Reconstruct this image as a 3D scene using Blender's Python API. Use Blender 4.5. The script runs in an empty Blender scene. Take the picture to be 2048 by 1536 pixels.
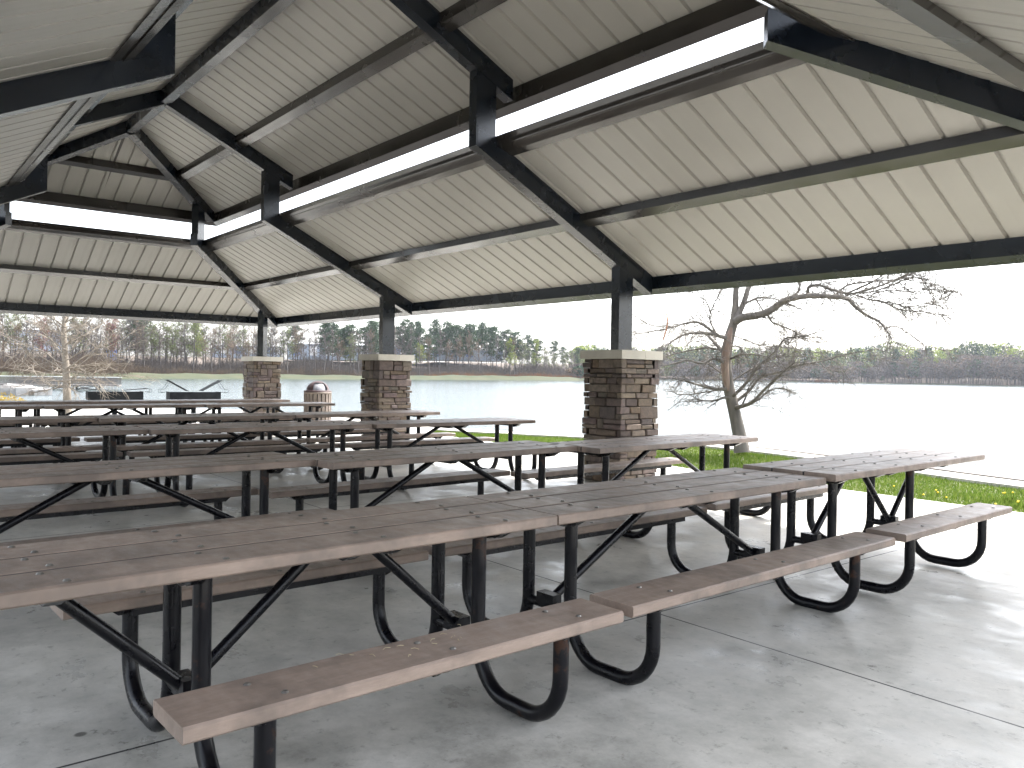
import bpy, math, random
from mathutils import Vector, Matrix
from math import sin, cos, pi, radians, sqrt
SC = bpy.context.scene
COL = SC.collection

# ------------------------------------------------------------------ camera
CAM = Vector((19.615, -7.715, 1.369))
YAW, PIT, ROL, FPX = 0.687, -0.003, 0.016, 1625.045
PX0, PY0 = 1048.4, 753.0                      # principal point, photograph pixels
_f = Vector((-cos(YAW)*cos(PIT), sin(YAW)*cos(PIT), sin(PIT)))
_r = _f.cross(Vector((0, 0, 1))).normalized(); _u = _r.cross(_f)
CR = _r*cos(ROL) + _u*sin(ROL); CU = -_r*sin(ROL) + _u*cos(ROL)
cam_d = bpy.data.cameras.new('camera'); cam = bpy.data.objects.new('camera', cam_d); COL.objects.link(cam)
cam.matrix_world = Matrix(((CR.x, CU.x, -_f.x, CAM.x), (CR.y, CU.y, -_f.y, CAM.y), (CR.z, CU.z, -_f.z, CAM.z), (0, 0, 0, 1)))
cam_d.sensor_width = 36; cam_d.lens = FPX*36/2048
cam_d.shift_x = -(PX0-1024)/2048; cam_d.shift_y = (PY0-768)/2048
cam_d.clip_start = 0.05; cam_d.clip_end = 6000
SC.camera = cam

# ------------------------------------------------------------------ world, sun, exposure
SUN_EL, SUN_AZ = radians(54.5), radians(2.0)
w = bpy.data.worlds.new('World'); SC.world = w; w.use_nodes = True
nt = w.node_tree; bg = nt.nodes['Background']
sky = nt.nodes.new('ShaderNodeTexSky'); sky.sky_type = 'NISHITA'; sky.sun_disc = False
sky.sun_elevation = SUN_EL; sky.sun_rotation = SUN_AZ; sky.air_density = 1.0; sky.dust_density = 3.0; sky.ozone_density = 1.0
hs = nt.nodes.new('ShaderNodeHueSaturation'); hs.inputs['Saturation'].default_value = .38; nt.links.new(sky.outputs[0], hs.inputs['Color']); nt.links.new(hs.outputs[0], bg.inputs[0]); bg.inputs[1].default_value = 0.15
sd = bpy.data.lights.new('sun', 'SUN'); sd.energy = 2.0; sd.angle = radians(0.6); sd.color = (1.0, 0.95, 0.87)
sun = bpy.data.objects.new('sun', sd); COL.objects.link(sun)
sdir = Vector((sin(SUN_AZ)*cos(SUN_EL), cos(SUN_AZ)*cos(SUN_EL), sin(SUN_EL)))
sun.rotation_euler = sdir.to_track_quat('Z', 'Y').to_euler()
VS = SC.view_settings; VS.view_transform = 'Standard'; VS.look = 'None'; VS.exposure = 2.42; VS.gamma = 1.0
SC.cycles.use_denoising = True
SC.cycles.max_bounces = 8; SC.cycles.diffuse_bounces = 5; SC.cycles.glossy_bounces = 4; SC.cycles.transparent_max_bounces = 8
SC.cycles.sample_clamp_indirect = 6.0

def ray(u, v):
    return CR*((u-PX0)/FPX) - CU*((v-PY0)/FPX) + _f
def at(u, v, D):
    """world point seen at photograph pixel (u, v), D metres away along the ground"""
    r = ray(u, v); return CAM + r*(D/sqrt(r.x*r.x+r.y*r.y))
def ground(u, D, z=0.0):
    p = at(u, 750, D); return Vector((p.x, p.y, z))

# ------------------------------------------------------------------ mesh helpers
class MB:
    def __init__(s): s.v = []; s.f = []; s.m = []; s.sm = []; s.c = []
    def add(s, vs, fs, mat=0, smooth=False, col=None):
        o = len(s.v); s.v += [tuple(p) for p in vs]
        for f in fs:
            s.f.append(tuple(i+o for i in f)); s.m.append(mat); s.sm.append(smooth); s.c.append(col)
    def box(s, x0, x1, y0, y1, z0, z1, mat=0, ch=0.0, col=None):
        if ch > 0: return s.prism([(x0+ch, z0), (x1-ch, z0), (x1, z0+ch), (x1, z1-ch), (x1-ch, z1), (x0+ch, z1), (x0, z1-ch), (x0, z0+ch)],
                                  lambda a, b, t: (a, y0+(y1-y0)*t, b), mat)
        vs = [(x0, y0, z0), (x1, y0, z0), (x1, y1, z0), (x0, y1, z0), (x0, y0, z1), (x1, y0, z1), (x1, y1, z1), (x0, y1, z1)]
        s.add(vs, [(0, 3, 2, 1), (4, 5, 6, 7), (0, 1, 5, 4), (1, 2, 6, 5), (2, 3, 7, 6), (3, 0, 4, 7)], mat, False, col)
    def obox(s, c, ax, ay, az, mat=0):
        c = Vector(c); ax = Vector(ax); ay = Vector(ay); az = Vector(az)
        vs = [c+a*ax+b*ay+d*az for d in (-1, 1) for a, b in ((-1, -1), (1, -1), (1, 1), (-1, 1))]
        s.add(vs, [(0, 3, 2, 1), (4, 5, 6, 7), (0, 1, 5, 4), (1, 2, 6, 5), (2, 3, 7, 6), (3, 0, 4, 7)], mat)
    def prism(s, poly, fn, mat=0):
        n = len(poly); vs = [fn(a, b, 0) for a, b in poly] + [fn(a, b, 1) for a, b in poly]
        fs = [tuple(range(n-1, -1, -1)), tuple(range(n, 2*n))] + [(i, (i+1) % n, n+(i+1) % n, n+i) for i in range(n)]
        s.add(vs, fs, mat)
    def tube(s, pts, rs, n=8, mat=0, cap=True, smooth=True):
        pts = [Vector(p) for p in pts]
        if not isinstance(rs, (list, tuple)): rs = [rs]*len(pts)
        up = None; vs = []; fs = []
        for i, p in enumerate(pts):
            a = pts[max(i-1, 0)]; b = pts[min(i+1, len(pts)-1)]; d = (b-a)
            if d.length < 1e-9: d = Vector((0, 0, 1))
            d.normalize()
            if up is None: up = d.orthogonal().normalized()
            else:
                up = up - d*up.dot(d)
                if up.length < 1e-6: up = d.orthogonal()
                up.normalize()
            q = d.cross(up)
            for k in range(n):
                t = 2*pi*k/n; vs.append(p + (up*cos(t)+q*sin(t))*rs[i])
        for i in range(len(pts)-1):
            for k in range(n):
                k2 = (k+1) % n; fs.append((i*n+k, i*n+k2, (i+1)*n+k2, (i+1)*n+k))
        s.add(vs, fs, mat, smooth)
        if cap:
            L = len(pts)-1
            s.add(vs[:n], [tuple(range(n-1, -1, -1))], mat); s.add(vs[L*n:], [tuple(range(n))], mat)
    def lathe(s, prof, c=(0, 0, 0), n=20, mat=0, smooth=True, skip=None):
        vs = []; fs = []
        for r, z in prof:
            for k in range(n):
                t = 2*pi*k/n; vs.append((c[0]+r*cos(t), c[1]+r*sin(t), c[2]+z))
        for i in range(len(prof)-1):
            for k in range(n):
                if skip and skip(i, k): continue
                fs.append((i*n+k, i*n+(k+1) % n, (i+1)*n+(k+1) % n, (i+1)*n+k))
        s.add(vs, fs, mat, smooth)
    def leaf(s, p, size, rnd, mat=0):
        a = Vector((rnd.gauss(0, 1), rnd.gauss(0, 1), rnd.gauss(0, 1))).normalized(); b = a.orthogonal().normalized()
        k = rnd.uniform(0, 2*pi); c = a.cross(b); d = b*cos(k)+c*sin(k); e = a.cross(d)
        p = Vector(p); w_ = size*rnd.uniform(.35, .6)
        s.add([p-d*size*.5, p+e*w_*.5, p+d*size*.5, p-e*w_*.5], [(0, 1, 2, 3)], mat)
    def build(s, name, mats, parent=None, loc=None):
        me = bpy.data.meshes.new(name); me.from_pydata(s.v, [], s.f)
        if not isinstance(mats, (list, tuple)): mats = [mats]
        for m in mats: me.materials.append(m)
        me.polygons.foreach_set('material_index', s.m); me.polygons.foreach_set('use_smooth', s.sm)
        if any(c is not None for c in s.c):
            at_ = me.color_attributes.new('Col', 'FLOAT_COLOR', 'CORNER'); buf = []
            for f, c in zip(s.f, s.c):
                c = c or (.1, .1, .1); buf += [c[0], c[1], c[2], 1.0]*len(f)
            at_.data.foreach_set('color', buf)
        me.update()
        o = bpy.data.objects.new(name, me); COL.objects.link(o)
        if parent: o.parent = parent
        if loc is not None: o.location = loc
        return o

def tag(o, label=None, cat=None, group=None, kind=None):
    if label: o['label'] = label
    if cat: o['category'] = cat
    if group: o['group'] = group
    if kind: o['kind'] = kind
    return o
def empty(name, loc=(0, 0, 0), rz=0.0, parent=None):
    o = bpy.data.objects.new(name, None); COL.objects.link(o); o.location = loc; o.rotation_euler = (0, 0, rz)
    o.empty_display_size = .1
    if parent: o.parent = parent
    return o
def kids(o): return [c for c in bpy.data.objects if c.parent == o]
def copy_tree(o, parent=None, cache={}):
    if o.name not in cache: cache[o.name] = kids(o)
    c = o.copy(); COL.objects.link(c)
    if parent: c.parent = parent
    for ch in cache[o.name]: copy_tree(ch, c)
    return c

# ------------------------------------------------------------------ materials
def mat_new(name):
    m = bpy.data.materials.new(name); m.use_nodes = True
    return m, m.node_tree, m.node_tree.nodes['Principled BSDF']
def N(nt, t, **kw):
    n = nt.nodes.new(t)
    for k, v in kw.items(): setattr(n, k, v)
    return n
def ramp(nt, src, stops):
    r = nt.nodes.new('ShaderNodeValToRGB'); e = r.color_ramp.elements
    e[0].position, e[0].color = stops[0][0], (*stops[0][1], 1); e[1].position, e[1].color = stops[-1][0], (*stops[-1][1], 1)
    for p, c in stops[1:-1]:
        x = e.new(p); x.color = (*c, 1)
    nt.links.new(src, r.inputs[0]); return r.outputs[0]
def noise(nt, scale, detail=4, rough=.55, vec=None, stretch=None):
    n = nt.nodes.new('ShaderNodeTexNoise'); n.inputs['Scale'].default_value = scale
    n.inputs['Detail'].default_value = detail; n.inputs['Roughness'].default_value = rough
    if vec is None:
        tc = nt.nodes.new('ShaderNodeTexCoord'); vec = tc.outputs['Object']
    if stretch:
        mp = nt.nodes.new('ShaderNodeMapping'); mp.inputs['Scale'].default_value = stretch
        nt.links.new(vec, mp.inputs[0]); vec = mp.outputs[0]
    nt.links.new(vec, n.inputs['Vector']); return n.outputs[0]
def g3(x): return (x, x, x)
def simple(name, c1, c2, scale=8, rough=.6, rough2=None, bump=0.0, bscale=None, metal=0.0, spec=.5, detail=4, stretch=None):
    m, nt, b = mat_new(name)
    nz = noise(nt, scale, detail, stretch=stretch)
    nt.links.new(ramp(nt, nz, [(.3, c1), (.7, c2)]), b.inputs['Base Color'])
    b.inputs['Roughness'].default_value = rough; b.inputs['Metallic'].default_value = metal; b.inputs['Specular IOR Level'].default_value = spec
    if rough2 is not None:
        nt.links.new(ramp(nt, noise(nt, scale*1.7, 3), [(.35, g3(rough)), (.65, g3(rough2))]), b.inputs['Roughness'])
    if bump > 0:
        bp = N(nt, 'ShaderNodeBump'); bp.inputs['Strength'].default_value = bump; bp.inputs['Distance'].default_value = .01
        nt.links.new(noise(nt, bscale or scale*4, 4, stretch=stretch), bp.inputs['Height']); nt.links.new(bp.outputs[0], b.inputs['Normal'])
    return m
def leafmat(name, c1, c2, trans=.35, scale=.6):
    m = bpy.data.materials.new(name); m.use_nodes = True; nt = m.node_tree; nt.nodes.clear()
    out = N(nt, 'ShaderNodeOutputMaterial'); mx = N(nt, 'ShaderNodeMixShader'); d = N(nt, 'ShaderNodeBsdfDiffuse'); t = N(nt, 'ShaderNodeBsdfTranslucent')
    geo = N(nt, 'ShaderNodeNewGeometry')
    c = ramp(nt, geo.outputs['Random Per Island'], [(0, c1), (1, c2)])
    nt.links.new(c, d.inputs[0]); nt.links.new(c, t.inputs[0]); mx.inputs[0].default_value = trans
    nt.links.new(d.outputs[0], mx.inputs[1]); nt.links.new(t.outputs[0], mx.inputs[2]); nt.links.new(mx.outputs[0], out.inputs[0])
    return m

M = {}
M['steel'] = simple('dark_steel', (.003, .006, .011), (.006, .009, .015), 2, .22, .30, spec=.55)
M['purlin'] = simple('brown_steel', (.016, .014, .012), (.027, .023, .020), 1.2, .18, .28, spec=.75)
M['pipe'] = simple('black_pipe', (.0025, .0025, .004), (.004, .004, .006), 9, .24, .34, bump=.05, bscale=60, spec=.28)
# black pipe paint with rust blooms
def rusty():
    m, nt, b = mat_new('black_pipe_rust')
    nz = noise(nt, 7, 6, .7)
    c = ramp(nt, nz, [(.0, (.003, .003, .005)), (.58, (.004, .004, .006)), (.64, (.045, .022, .014)), (.8, (.07, .035, .02))])
    nt.links.new(c, b.inputs['Base Color'])
    nt.links.new(ramp(nt, nz, [(.58, g3(.28)), (.66, g3(.8))]), b.inputs['Roughness']); b.inputs['Specular IOR Level'].default_value = .28
    return m
M['pipe_rust'] = rusty()
M['bolt'] = simple('zinc_bolt', (.16, .15, .14), (.26, .25, .23), 30, .4, metal=.8)

def plank():
    m, nt, b = mat_new('brown_plank')
    oi = N(nt, 'ShaderNodeObjectInfo'); tc = N(nt, 'ShaderNodeTexCoord')
    ad = N(nt, 'ShaderNodeVectorMath', operation='ADD'); nt.links.new(tc.outputs['Object'], ad.inputs[0]); 
    sc_ = N(nt, 'ShaderNodeVectorMath', operation='SCALE'); nt.links.new(oi.outputs['Location'], sc_.inputs[0]); sc_.inputs['Scale'].default_value = .73
    nt.links.new(sc_.outputs[0], ad.inputs[1]); vec = ad.outputs[0]
    grain = noise(nt, 10, 8, .75, vec, (3.5, .5, 3)); blot = noise(nt, 3.2, 4, .65, vec)
    base = ramp(nt, grain, [(.3, (.190, .143, .115)), (.7, (.288, .222, .182))])
    dirt = ramp(nt, blot, [(.44, g3(0)), (.62, g3(1))])
    mx = N(nt, 'ShaderNodeMix', data_type='RGBA'); mx.inputs['B'].default_value = (.058, .048, .042, 1)
    mul = N(nt, 'ShaderNodeMath', operation='MULTIPLY'); nt.links.new(dirt, mul.inputs[0]); nt.links.new(grain, mul.inputs[1])
    nt.links.new(mul.outputs[0], mx.inputs['Factor']); nt.links.new(base, mx.inputs['A'])
    hsv = N(nt, 'ShaderNodeHueSaturation'); mr = N(nt, 'ShaderNodeMapRange'); mr.inputs['To Min'].default_value = .84; mr.inputs['To Max'].default_value = 1.14
    nt.links.new(oi.outputs['Random'], mr.inputs['Value']); nt.links.new(mr.outputs[0], hsv.inputs['Value']); nt.links.new(mx.outputs['Result'], hsv.inputs['Color']); nt.links.new(hsv.outputs[0], b.inputs['Base Color'])
    nt.links.new(ramp(nt, noise(nt, 9, 6, .7, vec, (1, 2.2, 1)), [(.35, g3(.38)), (.7, g3(.62))]), b.inputs['Roughness'])
    bp = N(nt, 'ShaderNodeBump'); bp.inputs['Strength'].default_value = .35; bp.inputs['Distance'].default_value = .003
    nt.links.new(noise(nt, 26, 8, .8, vec, (2.5, .6, 2)), bp.inputs['Height']); nt.links.new(bp.outputs[0], b.inputs['Normal'])
    return m
M['plank'] = plank()

def panel():
    m, nt, b = mat_new('cream_panel')
    nz = noise(nt, .9, 3); nt.links.new(ramp(nt, nz, [(.3, (.315, .303, .272)), (.7, (.35, .337, .305))]), b.inputs['Base Color'])
    b.inputs['Roughness'].default_value = .45
    return m
M['panel'] = panel()

def concrete():
    m, nt, b = mat_new('slab_concrete')
    tc = N(nt, 'ShaderNodeTexCoord'); vec = tc.outputs['Object']
    big = noise(nt, .45, 5, .6, vec); mid = noise(nt, 2.2, 8, .72, vec); fine = noise(nt, 14, 8, .75, vec); stain = noise(nt, 1.1, 9, .75, vec)
    base = ramp(nt, mid, [(.28, (.37, .365, .34)), (.5, (.475, .462, .425)), (.72, (.57, .55, .505))])
    mx = N(nt, 'ShaderNodeMix', data_type='RGBA', blend_type='MULTIPLY'); mx.inputs['Factor'].default_value = 1
    nt.links.new(base, mx.inputs['A']); nt.links.new(ramp(nt, stain, [(.34, (.58, .58, .56)), (.46, (.84, .84, .83)), (.60, (1, 1, 1))]), mx.inputs['B'])
    mx2 = N(nt, 'ShaderNodeMix', data_type='RGBA', blend_type='MULTIPLY'); mx2.inputs['Factor'].default_value = 1
    nt.links.new(mx.outputs['Result'], mx2.inputs['A']); nt.links.new(ramp(nt, fine, [(.33, (.64, .64, .63)), (.44, (1, 1, 1))]), mx2.inputs['B'])
    # small dark gum spots
    vo = N(nt, 'ShaderNodeTexVoronoi'); vo.inputs['Scale'].default_value = 1.6; nt.links.new(vec, vo.inputs['Vector'])
    mx3 = N(nt, 'ShaderNodeMix', data_type='RGBA', blend_type='MULTIPLY'); mx3.inputs['Factor'].default_value = 1
    nt.links.new(mx2.outputs['Result'], mx3.inputs['A']); nt.links.new(ramp(nt, vo.outputs['Distance'], [(.028, (.3, .3, .3)), (.042, (1, 1, 1))]), mx3.inputs['B'])
    # saw-cut joints
    sx = N(nt, 'ShaderNodeSeparateXYZ'); nt.links.new(vec, sx.inputs[0]); cuts = []
    for ax, off in (('X', 16.48), ('Y', -4.13)):
        s_ = N(nt, 'ShaderNodeMath', operation='SUBTRACT'); nt.links.new(sx.outputs[ax], s_.inputs[0]); s_.inputs[1].default_value = off
        pp = N(nt, 'ShaderNodeMath', operation='PINGPONG'); nt.links.new(s_.outputs[0], pp.inputs[0]); pp.inputs[1].default_value = 2.19
        lt = N(nt, 'ShaderNodeMath', operation='LESS_THAN'); nt.links.new(pp.outputs[0], lt.inputs[0]); lt.inputs[1].default_value = .0065; cuts.append(lt.outputs[0])
    mxx = N(nt, 'ShaderNodeMath', operation='MAXIMUM'); nt.links.new(cuts[0], mxx.inputs[0]); nt.links.new(cuts[1], mxx.inputs[1])
    mx4 = N(nt, 'ShaderNodeMix', data_type='RGBA'); nt.links.new(mxx.outputs[0], mx4.inputs['Factor']); nt.links.new(mx3.outputs['Result'], mx4.inputs['A'])
    mx4.inputs['B'].default_value = (.035, .035, .035, 1); nt.links.new(mx4.outputs['Result'], b.inputs['Base Color'])
    ra = N(nt, 'ShaderNodeMath', operation='MULTIPLY'); nt.links.new(noise(nt, 1.3, 9, .7, vec, (1, 1.6, 1)), ra.inputs[0]); nt.links.new(mid, ra.inputs[1])
    nt.links.new(ramp(nt, ra.outputs[0], [(.15, g3(.22)), (.24, g3(.42)), (.32, g3(.62))]), b.inputs['Roughness'])
    b.inputs['Specular IOR Level'].default_value = .27
    bp = N(nt, 'ShaderNodeBump'); bp.inputs['Strength'].default_value = .22; bp.inputs['Distance'].default_value = .006
    nt.links.new(noise(nt, 9, 8, .75, vec), bp.inputs['Height']); nt.links.new(bp.outputs[0], b.inputs['Normal'])
    return m
M['rooftop'] = simple('brown_roof_paint', (.05, .045, .04), (.07, .062, .055), 2, .4)
M['trim'] = simple('eave_trim', (.30, .285, .25), (.35, .33, .29), 2, .5)
M['slab'] = concrete()
M['wallcon'] = simple('pale_concrete', (.42, .40, .36), (.52, .50, .45), 3, .8, bump=.2)
M['cap'] = simple('cast_stone', (.40, .375, .325), (.47, .445, .385), 5, .75, bump=.15, bscale=60)
M['mortar'] = simple('mortar', (.03, .028, .025), (.05, .045, .04), 20, .95)
def stone():
    m, nt, b = mat_new('ledge_stone')
    ca = N(nt, 'ShaderNodeVertexColor'); ca.layer_name = 'Col'
    mx = N(nt, 'ShaderNodeMix', data_type='RGBA', blend_type='MULTIPLY'); mx.inputs['Factor'].default_value = 1
    nt.links.new(ca.outputs[0], mx.inputs['A']); nt.links.new(ramp(nt, noise(nt, 16, 7, .7), [(.3, g3(.55)), (.7, (1.25, 1.2, 1.15))]), mx.inputs['B'])
    nt.links.new(mx.outputs['Result'], b.inputs['Base Color']); b.inputs['Roughness'].default_value = .8
    bp = N(nt, 'ShaderNodeBump'); bp.inputs['Strength'].default_value = .8; bp.inputs['Distance'].default_value = .012
    nt.links.new(noise(nt, 22, 8, .7), bp.inputs['Height']); nt.links.new(bp.outputs[0], b.inputs['Normal'])
    return m
M['stone'] = stone()
M['soil'] = simple('grass_soil', (.07, .09, .03), (.13, .13, .06), 6, .95)
M['grass'] = leafmat('grass_blade', (.055, .115, .014), (.175, .225, .05), .4)
M['bank'] = simple('bank_grass', (.022, .034, .011), (.050, .052, .022), .12, .95, detail=8)
M['flower'] = simple('dandelion_yellow', (.75, .55, .02), (.8, .6, .03), 50, .7)
M['bark'] = simple('grey_bark', (.095, .086, .075), (.20, .18, .156), 7, .9, bump=.6, bscale=30, stretch=(1, 1, .25))
M['barewood'] = simple('stripped_wood', (.16, .10, .075), (.30, .23, .18), 9, .8, bump=.4, stretch=(2, 2, .2))
M['orangewood'] = simple('broken_wood', (.34, .13, .06), (.45, .2, .1), 9, .8)
M['twigbark'] = simple('grey_twig_bark', (.10, .088, .078), (.19, .168, .148), 3, .9)
M['palebark'] = simple('pale_twig_bark', (.135, .115, .092), (.29, .255, .21), 3, .85, bump=.3, bscale=30)
M['farbark'] = simple('far_bark', (.06, .052, .047), (.10, .088, .08), 1.2, .95)
M['fartwig'] = leafmat('far_twig', (.085, .073, .065), (.145, .125, .112), .1)
M['fartwigw'] = leafmat('far_twig_warm', (.125, .092, .068), (.19, .145, .105), .1)
M['pine'] = leafmat('pine_needle', (.034, .060, .036), (.075, .105, .060), .15)
M['budy'] = leafmat('bud_yellow', (.15, .20, .035), (.26, .30, .075), .35)
M['budg'] = leafmat('bud_pale', (.10, .13, .055), (.175, .19, .095), .3)
M['budr'] = leafmat('bud_red', (.15, .07, .065), (.24, .125, .115), .25)
M['rust'] = leafmat('rust_shrub', (.17, .075, .04), (.26, .14, .07), .3)
M['yshrub'] = leafmat('yellow_shrub', (.30, .20, .03), (.42, .30, .08), .3)
M['wh_wall'] = simple('pale_blue_metal', (.27, .32, .39), (.33, .385, .45), .5, .6)
M['wh_roof'] = simple('white_roof', (.40, .41, .42), (.50, .51, .52), .5, .5)
M['wh_door'] = simple('blue_door', (.10, .16, .32), (.13, .20, .36), .5, .5)
M['white'] = simple('white_paint', (.70, .70, .70), (.78, .78, .78), 2, .6)
M['dockwood'] = simple('grey_dock_wood', (.10, .092, .085), (.17, .155, .145), .9, .85)
M['rock'] = simple('rip_rap', (.22, .21, .20), (.42, .40, .38), 1.3, .9, bump=.4)
M['binslat'] = simple('tan_slat', (.125, .10, .082), (.175, .14, .115), 6, .65)
M['binlid'] = simple('mauve_lid', (.055, .034, .034), (.07, .045, .045), 6, .6, spec=.3)
M['dark'] = simple('dark_liner_seam_shade', (.02, .02, .02), (.03, .03, .03), 6, .8)
M['flap'] = simple('grey_flap', (.25, .25, .27), (.32, .32, .34), 6, .4)
M['grill'] = simple('grill_iron', (.006, .007, .008), (.018, .020, .021), 5, .75, .9, spec=.12)
M['blue'] = simple('blue_plastic', (.10, .22, .6), (.13, .27, .66), 2, .5)
M['straw'] = simple('straw', (.55, .48, .3), (.65, .56, .36), 10, .8)

def water():
    m, nt, b = mat_new('lake_water')
    b.inputs['Base Color'].default_value = (.035, .055, .055, 1); b.inputs['Roughness'].default_value = .10
    b.inputs['IOR'].default_value = 1.33; b.inputs['Specular IOR Level'].default_value = .5
    tc = N(nt, 'ShaderNodeTexCoord')
    a = noise(nt, 1.1, 5, .6, tc.outputs['Object'], (1, 1, 1)); c = noise(nt, .12, 3, .5, tc.outputs['Object'])
    ad = N(nt, 'ShaderNodeMath', operation='ADD'); nt.links.new(a, ad.inputs[0]); nt.links.new(c, ad.inputs[1])
    bp = N(nt, 'ShaderNodeBump'); bp.inputs['Strength'].default_value = .8; bp.inputs['Distance'].default_value = .20
    nt.links.new(ad.outputs[0], bp.inputs['Height']); nt.links.new(bp.outputs[0], b.inputs['Normal'])
    return m
M['water'] = water()
M['hill'] = simple('leaf_litter', (.07, .052, .04), (.11, .085, .062), .2, .95, detail=8)

# ------------------------------------------------------------------ terrain and lake
WATER = -1.2
SHORE = [(-2600, 60), (-900, 70), (-300, 110), (-100, 150), (0, 195), (300, 214), (700, 255), (900, 300), (1150, 345), (1160, 350), (1195, 540), (1300, 560), (1500, 575), (1800, 600), (2048, 560), (2400, 520), (4200, 420)]
def az_of(u): r = ray(u, 750); return math.atan2(r.dot(CR), r.dot(_f))
SH = [(az_of(u), D) for u, D in SHORE]
def lerp_list(T, a):
    if a <= T[0][0]: return T[0][1]
    for (a0, v0), (a1, v1) in zip(T, T[1:]):
        if a <= a1: return v0+(v1-v0)*(a-a0)/(a1-a0)
    return T[-1][1]
def hill_h(a, t):
    """height above the water, t metres behind the shoreline"""
    right = lerp_list([(az_of(1100), 0.0), (az_of(1250), 1.0)], a)
    hl = 1.25*min(t/9, 1) + max(0, min((t-22)/60, 1))*5.2 + max(0, min((t-140)/150, 1))*3
    midb = lerp_list([(az_of(820), 0.0), (az_of(900), 1.0), (az_of(1150), 1.0), (az_of(1200), 0)], a)
    hl = hl + midb*min(t/30, 1)*1.1
    hr = .7*min(t/12, 1) + max(0, min((t-25)/150, 1))*12
    return hl*(1-right)+hr*right
def height(a, D):
    s = lerp_list(SH, a)
    if D < s: return WATER-1.4*min((s-D)/4, 1)
    return WATER + hill_h(a, D-s) + .25*sin(a*90+D*.13)*min((D-s)/20, 1)
def pol(a, D, z):
    d = _f*cos(a)+CR*sin(a); q = Vector((d.x, d.y, 0)).normalized(); return Vector((CAM.x+q.x*D, CAM.y+q.y*D, z))
mb = MB(); AZ = [radians(-66+132*i/240) for i in range(241)]
offs = [-12, -4, 0, 1.5, 4, 9, 14, 22, 32, 45, 60, 82, 110, 150, 200, 290]
vs = []; fs = []
for a in AZ:
    s = lerp_list(SH, a)
    for o in offs:
        D = s+o; vs.append(pol(a, D, height(a, D)))
nO = len(offs); mi = []
for i in range(len(AZ)-1):
    for j in range(nO-1):
        fs = [(i*nO+j, (i+1)*nO+j, (i+1)*nO+j+1, i*nO+j+1)]
        mb.f += fs; mb.m.append(0 if j < 7 else 1); mb.sm.append(True); mb.c.append(None)
mb.v = [tuple(v) for v in vs]
tag(mb.build('far_shore', [M['bank'], M['hill']]), kind='structure')
mb = MB(); n = 72
ring = [(CAM.x+1150*cos(2*pi*i/n), CAM.y+1150*sin(2*pi*i/n), -2.9) for i in range(n)]
mb.add(ring, [tuple(range(n))]); tag(mb.build('ground', M['hill']), kind='structure')
mb = MB()
ring = [(CAM.x+1000*cos(2*pi*i/n), CAM.y+1000*sin(2*pi*i/n), WATER) for i in range(n)]
mb.add(ring, [tuple(range(n))]); tag(mb.build('lake', M['water']), kind='structure')

# near shore: seawall line, lawn, slab
WALL = [(60, 1.0), (40, 2.3), (26, 3.2), (20, 3.6), (15.46, 4.38), (12.5, 5.15), (9.81, 5.6), (8.0, 5.45), (6.27, 4.83), (3.44, 3.44), (1.4, 3.05), (-3, 3.0), (-7, 2.2), (-9.5, .3), (-10.6, -3), (-13, -8), (-22, -16), (-40, -30), (-60, -60)]
def smooth_line(P, k=6):
    out = []
    for i in range(len(P)-1):
        p0 = Vector(P[max(i-1, 0)]); p1 = Vector(P[i]); p2 = Vector(P[i+1]); p3 = Vector(P[min(i+2, len(P)-1)])
        for j in range(k):
            t = j/k; out.append(.5*((2*p1)+(p2-p0)*t+(2*p0-5*p1+4*p2-p3)*t*t+(3*p1-p0-3*p2+p3)*t**3))
    out.append(Vector(P[-1])); return out
WL = smooth_line(WALL)
def offset_line(L, d):
    out = []
    for i, p in enumerate(L):
        a = L[max(i-1, 0)]; b = L[min(i+1, len(L)-1)]; t = (b-a).normalized(); nrm = Vector((t.y, -t.x)); out.append(p+nrm*d)
    return out
# travelling from +x to -x the lake is on the right hand: nrm points to the lake
land = [(p.x, p.y) for p in WL] + [(-200, -300), (300, -300), (300, -10), (120, -4)]
mb = MB(); mb.add([(x, y, -.055) for x, y in land], [tuple(range(len(land)))]); tag(mb.build('lawn_soil', M['soil']), kind='structure')
def strip(name, L, d0, d1, z0, z1, m):
    A = offset_line(L, d0); B = offset_line(L, d1); mb = MB(); vs = []
    for p, q in zip(A, B): vs += [(p.x, p.y, z0), (p.x, p.y, z1), (q.x, q.y, z1), (q.x, q.y, z0)]
    fs = []
    for i in range(len(L)-1):
        for k in range(4): fs.append((i*4+k, i*4+(k+1) % 4, (i+1)*4+(k+1) % 4, (i+1)*4+k))
    mb.add(vs, fs); return mb.build(name, m)
sw = empty('seawall'); tag(sw, 'low pale concrete seawall curving between the grass strip and the lake', 'wall')
o = strip('wall_cap', WL, -.26, .30, -1.0, .0, M['wallcon']); o.parent = sw
o = strip('footing_ledge', WL, .62, .80, -1.6, -.02, M['dockwood']); o.parent = sw
slab_poly = [(32, -26), (32, 1.6), (24, 1.75), (16.4, 1.74), (12.4, 1.78), (11.2, 1.98), (6, 2.15), (4.3, 2.2), (3.1, 3.0)] + [(p.x, p.y) for p in offset_line(WL, -.15) if p.x < 2.2 and p.x > -13 and p.y > -8] + [(-11.5, -9), (-9, -26)]  # out of view the slab is extended to bounce sunlight under the roof
mb = MB(); mb.prism(slab_poly, lambda a, b, t: (a, b, -.12+.12*t)); tag(mb.build('slab', M['slab']), kind='structure')

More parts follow.
